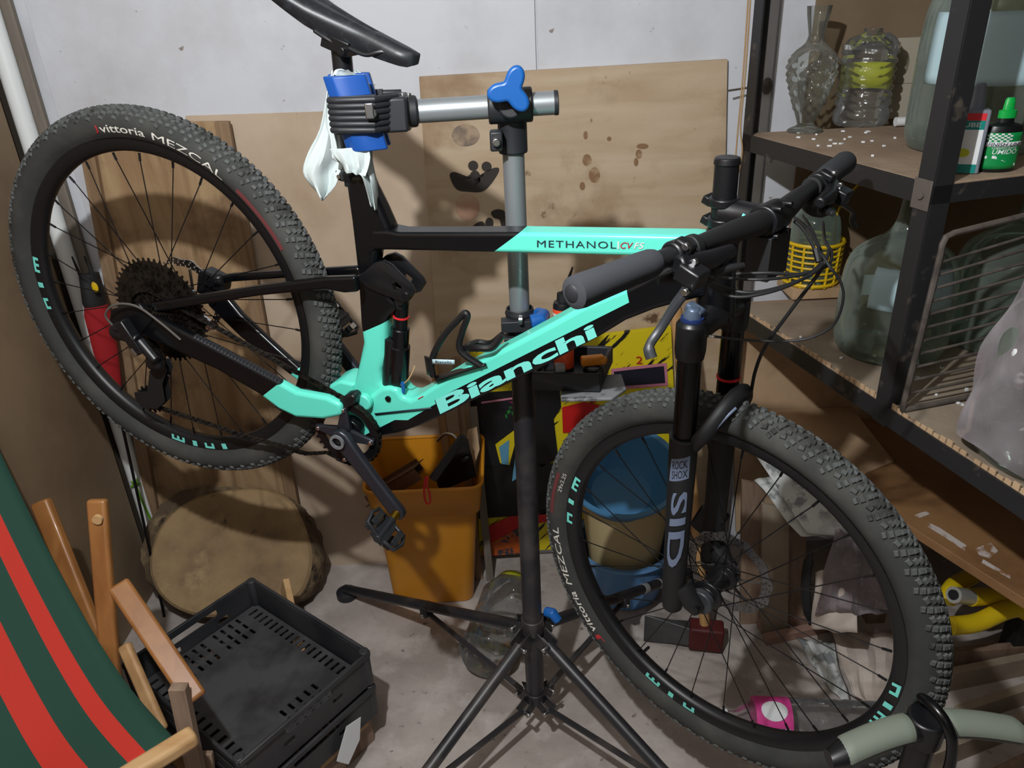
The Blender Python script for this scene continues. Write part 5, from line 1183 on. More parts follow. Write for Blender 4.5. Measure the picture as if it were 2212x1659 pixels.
# ------------------------------------------------------------ bottles on the floor
def clear_bottle(name, label, p, d, L_, R, neckl, group=None, cap=None, lab=None):
    t = thing(name, label, 'bottle', p, group); d = V(d).normalized(); F = frame_to(d)
    prof = [(0, 0), (R * .8, 0), (R, R * .25), (R, L_ * .25), (R * .95, L_ * .27), (R, L_ * .29), (R, L_ * .45), (R * .95, L_ * .47), (R, L_ * .49), (R, L_ * .70), (R * .75, L_ * .82), (R * .3, L_ * .92), (R * .26, L_ * .93), (R * .26, L_)]
    mb = MB(); mb.lathe(prof, 32, p, F, dist=lambda a, h: 1 + .03 * sin(5 * a) * sin(h * 60)); mb.build('body', K['plastic_clear'], t, ang=50)
    if cap: mb = MB(); mb.cyl(p + d * (L_ - .012), p + d * (L_ + .006), R * .34, 20); mb.build('cap', K[cap], t, bevel=.001)
    return t, F
p = atz(1075, 1440, .075); t, F = clear_bottle('water_bottle', 'large crumpled clear plastic bottle lying behind the stand post', p + V((-.035, .02, 0)), (.16, .55, .0), .34, .075, .04)
mb = MB(); q0 = p + V((-.035, .02, 0)); dd = V((.16, .55, 0)).normalized(); F = frame_to(dd)
mb.lathe([(.062, .255), (.05, .30)], 20, q0, F, arc=2.4); mb.build('yellow_label', K['yellow_label'], t, solid=.0008)
p = atz(1915, 1560, .046); d = (atz(1560, 1545, .046) - p); t, F = clear_bottle('soda_bottle', 'clear plastic bottle with pink label lying inside the front wheel view', p, d, d.length, .046, .03, cap='white')
dn_ = d.normalized(); p1 = atz(1702, 1545, .046); k0 = (p1 - p).dot(dn_)
mb = MB(); mb.lathe([(.0467, k0), (.0467, k0 + .082)], 32, p, F); mb.build('pink_label', K['pink'], t, solid=.0004)
def onb(a, b):  # a along, b around
    th_ = pi * 1.18 + b; q_ = V((.0474 * cos(th_), .0474 * sin(th_), k0 + a)); return p + F @ q_
best = min((i * .1 for i in range(63)), key=lambda b: -(p + F @ V((.047 * cos(b), .047 * sin(b), k0)) - CAM).normalized().dot(FW) * 0 + (CAM - (p + F @ V((.047 * cos(b), .047 * sin(b), k0 + .04)))).length)
def onb(a, b): q_ = V((.0484 * cos(best + b), .0484 * sin(best + b), k0 + a)); return p + F @ q_
mb = MB(); c = [onb(.041 + .030 * cos(t_ * pi / 10), .28 + .50 * sin(t_ * pi / 10)) for t_ in range(20)]; mb.add([onb(.041, .28)] + [onb(.041 + .015 * cos(t_ * pi / 10), .28 + .25 * sin(t_ * pi / 10)) for t_ in range(20)] + c, [(0, 1 + i, 1 + (i + 1) % 20) for i in range(20)] + [(1 + i, 21 + i, 21 + (i + 1) % 20, 1 + (i + 1) % 20) for i in range(20)]); mb.build('label_oval', K['white'], t)
mb = MB(); mb.grid(1, 6, lambda a, b: onb(.006 + .030 * a, -.95 + .4 * b)); mb.build('bar_code', mat('bar_code', (200, 200, 210), .5, layers=[((60, 60, 90), 300, .45, .5, (1, 1, .01))]), t)

# ------------------------------------------------------------ shelf unit on the right
SA = V((.56, 1.83, 0)); e1 = V((.24, -.97, 0)).normalized(); e2 = V((.97, .24, 0)).normalized()
ZS, ZL = 1.30, .885; SD = .595; SWD = .95
def sh(a, b, z): return SA + e1 * a + e2 * b + V((0, 0, z))
def inwall(p): return V((p.x, min(p.y, 1.955), p.z))
un = thing('shelf_unit', 'dark angle-iron shelf rack with dusty chipboard shelves on the right', 'shelf', sh(.3, .3, 0))
def spt(name, mb, m, parent=un, **k): return mb.build(name, K[m], parent, **k)
def lpost(a, b, z0, z1, da=1, db=1):
    mb = MB(); c = sh(a, b, 0)
    mb.box(c + e1 * .018 * da + V((0, 0, (z0 + z1) / 2)), (.004, .036, z1 - z0), frame_x()); mb.box(c + e2 * .018 * db + V((0, 0, (z0 + z1) / 2)), (.036, .004, z1 - z0), frame_x()); return spt('post', mb, 'iron')
def frame_x(): return Matrix((e2, -e1, V((0, 0, 1)))).transposed()
lpost(0, 0, 0, 2.0); lpost(SD, 0, ZL - .04, 2.0, -1, 1)
lpost(SD, SWD, 0, 2.0, -1, -1); lpost(1.02, SWD, 0, ZL, -1, -1)
def ishelf(z, a0, a1, b1, t=.012, top='chipboard', iron='iron', front=True):
    q = [sh(a0, .004, z), sh(a1, .004, z), sh(a1, b1, z), sh(a0, b1, z)]
    if a0 < .05: q[3] = sh(a0 + .20, b1, z) if b1 > .5 else q[3]
    mb = MB(); mb.slab([p - V((0, 0, t)) for p in q], t, (0, 0, 1)); s_ = spt('shelf_board', mb, top, bevel=.001)
    mb = MB(); mb.bar(sh(a0, 0, z - .018), sh(a1, 0, z - .018), .004, .036, (0, 0, 1)); spt('side_rail', mb, iron)
    mb = MB(); mb.bar(sh(a1, 0, z - .018), sh(a1, b1, z - .018), .004, .030, (0, 0, 1)); spt('front_rail', mb, iron)
    return q
ishelf(ZS, 0, SD, SWD)
ishelf(ZL, 0, 1.02, SWD, iron='iron')
ishelf(1.78, 0, SD, SWD)
# corrugated ragged lining edge on lower shelf
mb = MB(); 
for i in range(64):
    a_ = .04 + i * .0152; hgt = .007 + .006 * random.random()
    if random.random() < .22: continue
    mb.box(sh(a_, .004, ZL + hgt / 2 - .001), (.003, .012, hgt), frame_x())
o_ = spt('torn_card_edge', mb, 'kraft'); o_['kind'] = 'stuff'
mb = MB(); mb.slab([sh(.03, .010, ZL + .001), sh(1.0, .010, ZL + .001), sh(1.0, .9, ZL + .001), sh(.25, .9, ZL + .001)], .004, (0, 0, 1)); spt('card_lining', mb, 'lining')
mb = MB(); c = sh(SD - .018, -.003, ZS - .02); mb.cyl(c, c - e2 * .006, .007, 12); spt('bolt', mb, 'iron_dusty')
mb = MB(); mb.box(sh(SD - .02, -.003, ZS - .02), (.003, .04, .05), frame_x()); spt('gusset_plate', mb, 'iron_dusty', bevel=.001)
# crumbs
mb = MB()
for i in range(60):
    c = sh(.05 + .5 * random.random(), .03 + .25 * random.random(), ZS + .002) if i < 30 else sh(.2 + .7 * random.random(), .02 + .2 * random.random(), ZL + .007)
    mb.box(c, (.004 + .005 * random.random(), .005, .003), Matrix.Rotation(random.random() * 3, 3, 'Z'))
o_ = mb.build('plaster_crumbs', K['white'], smooth=False, center=True); o_['kind'] = 'stuff'; tag(o_, 'white plaster crumbs scattered over the dusty shelves', 'crumbs')
# strings by the back post
mb = MB()
for dx, u0 in ((0, 1617), (1, 1612)):
    mb.tube(smooth_path([aty(u0 + 4, 0, 1.80), aty(u0 - 6, 150, 1.80), aty(u0 - 17, 270, 1.80), aty(u0 - 14 - dx * 8, 330, 1.80), aty(u0 - 28, 400, 1.80)], 5), .0018, 6)
tag(mb.build('hanging_string', K['string'], center=True), 'thin tan strings hanging down beside the back shelf post', 'string')
mb = MB(); mb.tube(smooth_path([aty(1573, 196, 1.90), aty(1600, 192, 1.91), aty(1640, 186, 1.92), aty(1660, 186, 1.955)], 4), .0025, 8); mb.ball(aty(1657, 186, 1.95), .014, 12, (1, .6, 1.4)); tag(mb.build('wall_hook', K['iron_dusty'], center=True), 'small metal hook in the wall next to the shelf post', 'hook')
# brown panel added over the white wall; its colour deepens the shelf shade
tag(MB().slab([V((.74, 1.956, .9)), V((1.85, 1.956, .9)), V((1.85, 1.956, 2.2)), V((.74, 1.956, 2.2))], .008, (0, 1, 0)).build('back_shade_panel', K['mdf'], center=True, bevel=.001), 'brown panel added for the shade on the wall behind the glass demijohns', 'board')
# wire rack panel
wr = thing('wire_rack', 'rusty grey wire grid panel hooked on the near shelf post', 'rack', sh(SD + .02, .1, ZL))
wn = e1; wp = sh(SD + .028, 0, 0)
def W_(u, v): return atp(u, v, wp, wn)
A, Bq, C_, D_ = W_(2040, 512), W_(1944, 893), W_(2400, 780), W_(2420, 415)
mb = MB(); mb.tube(smooth_path([W_(2480, 400), W_(2212, 466), W_(2062, 503)], 3) + [W_(2044, 512), W_(2036, 528)] + smooth_path([W_(2034, 540), W_(1990, 720), W_(1950, 880)], 3) + [W_(1950, 886)] + smooth_path([W_(1960, 884), W_(2212, 832), W_(2480, 770)], 3), .0055, 8); mb.build('frame', K['iron_dusty'], wr)
for i in range(11):
    f_ = (i + 1) / 12; L0 = W_(2034 + (1950 - 2034) * f_, 540 + (880 - 540) * f_); Rz_ = W_(2480 + 0 * f_, 400 + (770 - 400) * f_)
    mb = MB(); mb.cyl(L0, Rz_, .0026, 8); mb.build('wire', K['iron_dusty'], wr)

# demijohns ---------------------------------------------------------
def place(u, v, z): return atz(u, v, z)
def pxm(p): return (p - CAM).dot(FW) / FPX
def demijohn(name, label, c, R, H_, m, neck=.028, lab=None, shoulder=.50, group='glass demijohns'):
    t = thing(name, label, 'demijohn', c, group)
    s_ = shoulder
    prof = [(0, .012), (R * .55, .006), (R * .86, .0), (R * .95, .012), (R, .05 * H_ + .02), (R * 1.0, s_ * H_ * .6), (R * .985, s_ * H_ * .85), (R * .94, s_ * H_), (R * .84, H_ * (s_ + .065)), (R * .62, H_ * (s_ + .125)), (R * .40, H_ * (s_ + .17)), (neck * 1.35, H_ * (s_ + .23)), (neck * 1.08, H_ * (s_ + .30)), (neck, H_ * .90), (neck * .98, H_ * .95), (neck * 1.25, H_ * .955), (neck * 1.3, H_ * .985), (neck * 1.1, H_), (neck * .8, H_)]
    P = smooth_path([V((r, 0, h)) for r, h in prof], 3); prof = [(max(0, q_.x), q_.z) for q_ in P]
    mb = MB(); mb.lathe(prof, 48, c); mb.build('bottle', K[m], t, ang=80)
    if lab:
        av = math.atan2(-c.y, -c.x); a0, a1, z0, z1 = av + rad(lab[0]), av + rad(lab[1]), lab[2], lab[3]; mb = MB()
        def f(a, b):
            th_ = a0 + (a1 - a0) * b; zz = z0 + (z1 - z0) * a
            rr = R * 1.003; hh = zz / H_
            k = [q_ for q_ in prof]; 
            for i in range(len(k) - 1):
                if k[i][1] <= zz <= k[i + 1][1] and k[i + 1][1] > k[i][1]:
                    rr = k[i][0] + (k[i + 1][0] - k[i][0]) * (zz - k[i][1]) / (k[i + 1][1] - k[i][1])
            return c + V(((rr + .0012) * cos(th_), (rr + .0012) * sin(th_), zz))
        mb.grid(8, 12, f); mb.build('label', K['label_blue'], t, solid=.0004)
    return t
c = place(2092, 318, ZS); Rr = 132 * pxm(c); demijohn('demijohn', 'huge green glass demijohn with pale blue label on the top shelf', c, Rr, .43, 'glass_green', .03, (-52, 46, .125, .245), .60)
c = place(1915, 752, ZL + .005); Rr = 112 * pxm(c); hN = aty(1962, 408, c.y).z - c.z; demijohn('demijohn', 'green demijohn with pale blue label right behind the wire rack post on the lower shelf', c, Rr, hN, 'glass_green', .022, (-26, 62, hN * .36, hN * .60), .55)
c = place(2160, 735, ZL + .005); demijohn('demijohn', 'unlabelled green demijohn lying back behind the wire grid', c, 118 * pxm(c), .36, 'glass_green', .02, None, .52)
c = place(2275, 985, ZL + .005); bg_c = c; demijohn('demijohn', 'demijohn half covered by a clear plastic bag at the right edge', c, 165 * pxm(c), .36, 'glass_green', .02, None, .62)
Rg = 165 * pxm(c)
mb = MB()
def bagf(a, b):
    th_ = rad(150) + rad(200) * b; z_ = .02 + .33 * a; r = Rg * (1.04 - .55 * max(0, a - .45) ** 1.2) + .010 * sin(11 * b + 6 * a) + .006 * sin(23 * b - 9 * a) + .02 * (1 - a) * sin(5 * b)
    return bg_c + V((r * cos(th_), r * sin(th_), z_ + .02 * sin(8 * b)))
mb.grid(24, 40, bagf); tag(mb.build('plastic_bag', K['plastic_bag'], center=True), 'crinkled translucent plastic bag pulled over the rightmost demijohn', 'bag')
mb = MB(); 
for k_ in range(3):
    th_ = rad(190 + k_ * 9); z_ = .20 - k_ * .035; mb.ball(bg_c + V(((Rg + .003) * cos(th_), (Rg + .003) * sin(th_), z_)), .008 + .004 * (k_ % 2), 8, (.3, 1, 1.2))
tag(mb.build('sticker_remains', K['white'], center=True), 'white torn sticker remains on the rightmost demijohn', 'sticker')
# demijohn in yellow basket
c = atz(1747, 606, .918); c.y = min(c.y, 1.885); Rb_ = .066
mb = MB(); mb.slab([V((c.x - .06, c.y - .06, ZL + .005)), V((c.x + .08, c.y - .06, ZL + .005)), V((c.x + .08, c.y + .06, ZL + .005)), V((c.x - .06, c.y + .06, ZL + .005))], .0265, (0, 0, 1)); tag(mb.build('card_stack', K['kraft'], center=True, bevel=.001), 'folded card stack under the yellow basket', 'card')

demijohn('demijohn', 'demijohn standing in a yellow plastic basket at the back of the lower shelf', c + V((0, 0, .004)), Rb_ * .93, .27, 'glass_green', .02, None, .55)
bk = thing('basket', 'yellow plastic lattice basket round the rear demijohn', 'basket', c)
for z_ in (.006, .022, .038, .052, .066, .080, .094, .108):
    mb = MB(); Q = [c + V((Rb_ * (1 + z_ * .6) * cos(t_ * pi / 18), Rb_ * (1 + z_ * .6) * sin(t_ * pi / 18), z_)) for t_ in range(36)]; mb.tube(Q, .0028 if z_ < .1 and z_ > .01 else .0048, 6, closed=True); mb.build('hoop', K['yellow'], bk)
for k_ in range(14):
    a_ = 2 * pi * k_ / 14; mb = MB(); mb.tube([c + V((Rb_ * (1 + z_ * .6) * cos(a_), Rb_ * (1 + z_ * .6) * sin(a_), z_)) for z_ in (.0, .108)], .0032, 6); mb.build('stave', K['yellow'], bk)
mb = MB(); mb.lathe([(0, 0), (Rb_, 0), (Rb_, .003), (0, .003)], 30, c); mb.build('base', K['yellow'], bk)
mb = MB(); mb.tube(smooth_path([aty(1803, 560, c.y - .03), aty(1806, 470, c.y - .03), aty(1835, 420, c.y - .01), aty(1870, 385, c.y + .01)], 5), .003, 6); mb.build('handle_strap', K['yellow'], bk)
mb = MB(); mb.slab([aty(1757, 470, 1.956), aty(1812, 468, 1.956), aty(1812, 560, 1.956), aty(1757, 560, 1.956)], .006, (0, 1, 0)); tag(mb.build('card_flap', K['kraft'], center=True), 'tan cardboard flap behind the yellow basket', 'card')
# grape-pattern decanter
c = place(1738, 284, ZS); s_ = pxm(c); gb = thing('grape_decanter', 'tall clear glass decanter moulded like a bunch of grapes on the top shelf', 'decanter', c)
Hh = aty(1765, 12, c.y).z - c.z
mb = MB(); prof = [(0, .004), (.036, 0), (.036, .006), (.020, .014), (.020, .022), (.030, .05), (.046, .10), (.052, .135), (.044, .165), (.022, .185), (.016, .20), (.016, Hh * .78), (.020, Hh * .86), (.024, Hh * .94), (.026, Hh)]
dp = smooth_path([V((r, 0, h)) for r, h in prof], 8)
mb.lathe([(q_.x, q_.z) for q_ in dp], 90, c, dist=lambda a, h: 1 + (.10 * max(0, sin(11 * a + (pi if int(h / .0145) % 2 else 0))) * abs(sin(pi * h / .0145)) if .045 < h < .165 else 0)); mb.build('glass_body', K['glass_clear'], gb, ang=80)
# ribbed plastic jug
c = place(1856, 268, ZS); s_ = pxm(c); jg = thing('ribbed_bottle', 'large ribbed clear plastic water bottle on the top shelf', 'bottle', c)
Rj = 56 * s_; Hj = aty(1862, 62, c.y).z - c.z; prof = [(0, .004), (Rj * .9, 0), (Rj, .01)]
for i in range(8):
    z_ = .03 + i * (Hj * .72 / 8); prof += [(Rj, z_), (Rj * .93, z_ + .006), (Rj * .93, z_ + .009), (Rj, z_ + .015)]
prof += [(Rj, Hj * .80), (Rj * .8, Hj * .90), (Rj * .34, Hj * .96), (Rj * .32, Hj)]
mb = MB(); mb.lathe(prof, 36, c); mb.build('body', K['plastic_clear'], jg, ang=60)
mb = MB(); mb.tube(smooth_path([c + V((Rj * .3, -Rj * .5, Hj * .93)), c + V((Rj * .45, -Rj * .9, Hj * .86)), c + V((Rj * .4, -Rj * .95, Hj * .72))], 5), .008, 8); mb.build('handle', K['plastic_clear'], jg)
mb = MB(); mb.lathe([(Rj * .91, Hj * .36), (Rj * .91, Hj * .64)], 30, c, arc=3.6, R=Matrix.Rotation(-.3, 3, 'Z')); mb.build('lime_label', K['yellow_label'], jg, solid=.0006)
p0 = place(1935, 262, ZS); mb = MB(); mb.box(p0 + V((.01, .06, .13)), (.085, .05, .10)); mb.box(p0 + V((.01, .06, .04)), (.075, .045, .08)); tag(mb.build('paper_box', mat('grey_beige_box', (176, 168, 150), .8), center=True, bevel=.001), 'grey beige paper box behind the ribbed bottle', 'box')
c = place(1932, 275, ZS); mb = MB(); mb.lathe([(0, 0), (.010, 0), (.010, .025), (0, .025)], 16, c + V((0, 0, .012)), Matrix.Rotation(pi / 2, 3, 'Y')); tag(mb.build('bottle_cap', K['white'], center=True), 'small white bottle cap lying beside the ribbed bottle', 'cap')
# lubricant bottles
c = place(2148, 368, ZS); s_ = pxm(c); lb = thing('lube_bottle', 'small black oval bottle with green label and green nozzle cap', 'bottle', c)
Rl = 40 * s_; k = s_ / 1.0
def ov(prof, zc=0): 
    mb = MB(); mb.lathe(prof, 32, (0, 0, 0)); mb.v = [c + V((p.x, p.y * .62, p.z)) for p in mb.v]; return mb
Hb = aty(2148, 212, c.y).z - c.z
ov([(0, 0), (Rl * .95, 0), (Rl, .004), (Rl, Hb * .56), (Rl * .9, Hb * .63), (Rl * .42, Hb * .67), (Rl * .40, Hb * .74), (0, Hb * .74)]).build('body', K['satin_black'], lb)
ov([(Rl * .46, Hb * .73), (Rl * .46, Hb * .83), (Rl * .30, Hb * .84), (Rl * .26, Hb * .97), (Rl * .18, Hb), (0, Hb)]).build('nozzle_cap', K['green_cap'], lb)
view = math.atan2(-c.y, -c.x)
def onl(a, b, o=.0006):   # a -1..1 across, b 0..1 up, on the front of the oval
    th_ = -pi / 2 - .12 + a * 1.05; return c + V(((Rl + o) * cos(th_), (Rl + o) * .62 * sin(th_) - o * .5, Hb * (.05 + .50 * b)))
mb = MB(); mb.grid(8, 14, lambda a, b: onl(-1 + 2 * b, a)); mb.build('label', K['green_label'], lb, solid=.0003)
mb = MB(); mb.grid(1, 14, lambda a, b: onl(-1 + 2 * b, .62 + .13 * a, .0011)); mb.build('white_band', K['white'], lb, solid=.0002)
mb = MB(); put_text(mb, 'FINISH LINE', lambda a, b: onl(-.85 + 1.7 * a, .635 + .10 * b, .0016), bold=.008, shear=.2); mb.build('band_lettering', K['decal_dark'], lb, smooth=False)
mb = MB(); put_text(mb, 'UMIDO', lambda a, b: onl(-.55 + 1.2 * a, .42 + .13 * b, .0016), bold=.008, shear=.2); put_text(mb, 'LUBRIFICANTE', lambda a, b: onl(-.6 + 1.2 * a, .56 + .05 * b, .0016)); mb.build('label_lettering', K['white'], lb, smooth=False)
mb = MB()
for i in range(9):
    for j in range(5):
        if (i + j) % 2: 
            a0, b0 = -1 + i * .14, .76 + j * .045; P = [onl(a0, b0, .0012), onl(a0 + .14, b0, .0012), onl(a0 + .14, b0 + .045, .0012), onl(a0, b0 + .045, .0012)]; mb.add(P, [(0, 1, 2, 3)])
mb.build('chequer', K['white'], lb, smooth=False)
mb = MB(); mb.add([onl(-.9, .36, .0012), onl(-.4, .38, .0012), onl(.1, .30, .0012), onl(.8, .14, .0012), onl(.8, .07, .0012), onl(.1, .22, .0012), onl(-.4, .30, .0012), onl(-.9, .29, .0012)], [tuple(range(8))]); mb.build('chain_motif', K['white'], lb, smooth=False)
c = place(2066, 372, ZS); s_ = pxm(c); cb = thing('oil_can', 'flat grey oil bottle with teal and white label half behind the shelf post', 'bottle', c)
Rz = Matrix.Rotation(rad(-22), 3, 'Z'); Wc, Dc = .062, .030; Hc = aty(2070, 236, c.y).z - c.z
mb = MB(); mb.box(c + V((0, 0, Hc / 2)), (Wc, Dc, Hc), Rz); mb.tube([c + V((.012, 0, Hc * .95)), c + V((.012, 0, Hc * 1.15)), c + V((.010, 0, Hc * 1.38))], [.012, .010, .008], 16); mb.build('body', K['grey_plastic'], cb, bevel=.003)
def onc(a, b, o=.0006): return c + Rz @ V((-Wc / 2 + Wc * a, -Dc / 2 - o, 0)) + V((0, 0, Hc * b))
for (z0, z1, m, nm) in ((.02, .16, 'teal', 'teal_band'), (.16, .70, 'white', 'white_field'), (.70, .84, 'teal', 'teal_band'), (.84, .95, 'red', 'red_band')):
    mb = MB(); mb.add([onc(.04, z0), onc(.90, z0), onc(.90, z1), onc(.04, z1)], [(0, 1, 2, 3)]); mb.build(nm, K[m], cb, solid=.0003, smooth=False)
mb = MB(); put_text(mb, 'LUBE', lambda a, b: onc(.30 + .5 * a, .74 + .07 * b, .001), bold=.008); mb.build('lettering', K['white'], cb, smooth=False)
mb = MB(); mb.add([onc(.5 + .18 * cos(t_ * pi / 8), .34 + .07 * sin(t_ * pi / 8), .001) for t_ in range(16)], [tuple(range(16))]); mb.build('yellow_badge', K['yellow_label'], cb, smooth=False)

# ------------------------------------------------------------ boards and clutter under the shelf
tag(MB().slab([aty(1580, 685, 1.945), aty(1960, 670, 1.945), aty(1960, 1150, 1.945), aty(1590, 1150, 1.945)], .008, (0, 1, 0)).build('cardboard_sheet', K['kraft'], center=True, bevel=.001), 'kraft card sheet standing on the wall under the shelf', 'board')
zb = .50
lb_ = thing('low_board', 'wide brown board with white paint streaks under the lower shelf', 'board', atz(2080, 1180, zb))
q = [atz(1600, 895, zb), atz(1606, 925, zb), atz(1950, 1126, zb), atz(2300, 1350, zb), atz(2420, 1120, zb), atz(1980, 905, zb)]
q = [V((p.x, min(p.y, 1.915), zb)) for p in q]
mb = MB(); mb.prism([(p.x, p.y) for p in q], lambda x, y: V((x, y, zb)), lambda x, y: V((x, y, zb - .022))); mb.build('panel', K['brown_board'], lb_, bevel=.001)
q = [atz(1590, 880, zb + .006), atz(1596, 915, zb + .006), atz(1700, 975, zb + .006), atz(1870, 1022, zb + .006), atz(1930, 996, zb + .006), atz(1830, 870, zb + .006)]
q = [V((p.x, min(p.y, 1.935), p.z)) for p in q]
mb = MB(); mb.prism([(p.x, p.y) for p in q], lambda x, y: V((x, y, zb + .008)), lambda x, y: V((x, y, zb + .0005))); tag(mb.build('card_flap', K['kraft'], center=True, bevel=.0008), 'kraft card flap lying on the brown low board', 'card')
mb = MB()
for (x, y) in ((1.05, 1.82), (.98, 1.62), (1.6, 1.5), (1.35, 1.2)): mb = MB(); mb.box((x, y, zb / 2 - .012), (.05, .04, zb - .024)); mb.build('trestle_leg', K['wood_grey'], lb_)
K['paint_streak'] = mat('white_paint_streak', (206, 196, 190), .6, layers=[((150, 112, 74), 30, .5, .6)])
for px in (((1975, 1112), (2000, 1104), (2010, 1110), (1984, 1120)), ((2005, 1128), (2030, 1140), (2088, 1178), (2084, 1190), (2040, 1160), (2004, 1138)), ((2106, 1185), (2140, 1172), (2156, 1190), (2140, 1206), (2116, 1200)), ((2124, 1208), (2184, 1244), (2182, 1250), (2120, 1216))):
    mb = MB(); mb.add([atz(u, v, zb + .0012) for u, v in px], [tuple(range(len(px)))]); mb.build('paint_streak', K['paint_streak'], lb_, smooth=False)
# tall boards standing behind the spokes
for i, (u0, u1, v0, v1, m, lab, yy) in enumerate(((1604, 1652, 1040, 1300, 'wood_grey', 'narrow grey board standing behind the brake disc', 1.70), (1648, 1706, 1090, 1320, 'lining', 'pale board standing right of the brake disc', 1.66), (1700, 1742, 1100, 1330, 'wood_grey', 'darker plank beside the pale board behind the spokes', 1.68))):
    A = aty(u0, v0, yy); A2 = aty(u1, v0 + 10, yy); b0 = atz(u0 + 4, v1, 0); b1 = atz(u1 + 4, v1 + 6, 0)
    tag(MB().slab([A, A2, V((A2.x + .01, yy - .08, 0)), V((A.x + .01, yy - .08, 0))], .014, (0, 1, 0)).build('plank', K[m], center=True, bevel=.001), lab, 'plank')
mb = MB(); mb.tube(smooth_path([aty(1752, 1195, 1.52), aty(1742, 1240, 1.50), aty(1742, 1300, 1.48), aty(1752, 1350, 1.46)], 4), [.006 + .006 * (i > 1) * (i < 11) for i in range(13)], 10, flat=.5); tag(mb.build('black_strap', K['matt_black'], center=True), 'short black strap hanging among the papers behind the spokes', 'strap')
def sheet(name, px, m, lab, cat, amp=.006, fr=7, group=None, thick=.0012, n=14):
    A, B_, C_, D_ = [aty(*p) if len(p) == 3 and p[2] > 1.0 else atz(*p) for p in px]
    mb = MB(); mb.grid(n, n, lambda a, b: A.lerp(B_, b).lerp(D_.lerp(C_, b), a) + V((0, -.4, 1)).normalized() * (amp * (sin(fr * a + 2 * b) * cos(fr * .7 * b + a) + .4 * sin(2.3 * fr * b - 3 * a)) + amp * .6))
    return tag(mb.build(name, K[m], center=True, solid=thick, ang=25), lab, cat, group)
sheet('newspaper', [(1618, 968, 1.72), (1760, 1010, 1.66), (1905, 1180, 1.46), (1742, 1150, 1.52)], 'newsprint', 'open printed newspaper draped under the brown board', 'newspaper', .006, 5)
sheet('newspaper', [(1628, 1040, 1.70), (1700, 1020, 1.70), (1830, 1160, 1.52), (1730, 1160, 1.53)], 'newsprint', 'second newspaper fold hanging lower left of the first', 'newspaper', .008, 6)
sheet('plastic_sheet', [(1800, 1150, 1.50), (1930, 1170, 1.45), (1930, 1330, 1.36), (1760, 1330, 1.44)], 'plastic_bag', 'crumpled clear plastic sheet behind the right spokes', 'plastic', .02, 11)
sheet('plastic_sheet', [(1760, 1240, 1.50), (1850, 1220, 1.46), (1850, 1370, 1.38), (1752, 1360, 1.44)], 'paper', 'pale wrapping paper standing beside the black strap', 'paper', .012, 6)
sheet('crumpled_paper', [(1790, 1360, .03), (1960, 1370, .03), (1935, 1570, .012), (1840, 1500, .012)], 'paper', 'crumpled cream paper on the floor behind the right spokes', 'paper', .012, 9)
sheet('crumpled_paper', [(1720, 1380, .012), (1800, 1390, .03), (1840, 1540, .012), (1770, 1460, .012)], 'newsprint', 'narrow wrinkled paper lying left of the cream paper', 'paper', .008, 8)
tag(MB().slab([atz(1650, 1296, .002), atz(1702, 1290, .002), atz(1708, 1338, .002), atz(1652, 1342, .002)], .03, (0, 0, 1)).build('white_block', K['lining'], center=True, bevel=.002), 'small pale block on the floor right of the disc brake', 'block')
for i, (a, b) in enumerate((((1640, 1352), (1785, 1332)), ((1652, 1382), (1800, 1350)))):
    A, Bq = atz(*a, .012), atz(*b, .012); tag(MB().bar(A, Bq, .022, .038 - .01 * i, (0, 0, 1)).build('floor_slat', mat('pinkish_wood%d' % i, (150, 118, 104), .75), center=True, bevel=.001), ['pinkish wooden slat on the floor, further back of two', 'pinkish wooden slat on the floor, nearer of two'][i], 'slat')
# scrap timber at the right edge
for i, (a, b, wd, m, z_, lab) in enumerate((((2050, 1420), (2230, 1405), .05, 'wood_grey', .05, 'grey timber edge under the yellow tubes'), ((2045, 1480), (2240, 1440), .10, 'lining', .012, 'flat pale board on the floor at the right edge'), ((2060, 1560), (2240, 1500), .09, 'lining', .010, 'flat grey board beside the pump handle'),
                                 ((2000, 1655), (2240, 1560), .10, 'lining', .012, 'tan board on the floor under the pump handle'), ((2060, 1740), (2260, 1640), .10, 'wood_grey', .012, 'worn plank at the lower right corner'))):
    A, Bq = atz(*a, z_), atz(*b, z_); tag(MB().bar(A, Bq, .02, wd, (0, 0, 1)).build('scrap_board', K[m], center=True, bevel=.001), lab, 'board')
mb = MB(); A = atz(2175, 1440, .0); mb.box(A + V((.02, .02, .14)), (.05, .05, .28)); tag(mb.build('dark_post', K['matt_black'], center=True), 'short black post at the right edge under the yellow tubes', 'post')
# yellow tubular frame
yt = thing('tube_frame', 'bent yellow tubular frame pieces with a chrome end under the board', 'tube frame', atz(2150, 1330, .15))
mb = MB(); mb.tube(smooth_path([aty(2045, 1300, 1.44), aty(2058, 1268, 1.47), aty(2100, 1244, 1.52)], 5), .021, 16); mb.build('tube', K['yellow_tube'], yt)
mb = MB(); mb.tube(smooth_path([aty(2095, 1290, 1.42), aty(2150, 1290, 1.44), aty(2200, 1312, 1.42), aty(2240, 1335, 1.40)], 5), .022, 16); mb.build('tube', K['yellow_tube'], yt)
mb = MB(); mb.tube(smooth_path([aty(2050, 1352, 1.36), aty(2110, 1345, 1.38), aty(2180, 1316, 1.40), aty(2280, 1300, 1.42)], 5), .022, 16); mb.build('tube', K['yellow_tube'], yt)
mb = MB(); mb.tube([aty(2098, 1290, 1.42), aty(2060, 1285, 1.40)], [.019, .020], 20); mb.build('chrome_end', mat('dull_chrome', (176, 176, 170), .35, metal=.25), yt)
mb = MB(); mb.tube([aty(2062, 1285, 1.40), aty(2058, 1284.5, 1.398)], [.012, .012], 16); mb.build('end_hole', K['matt_black'], yt)
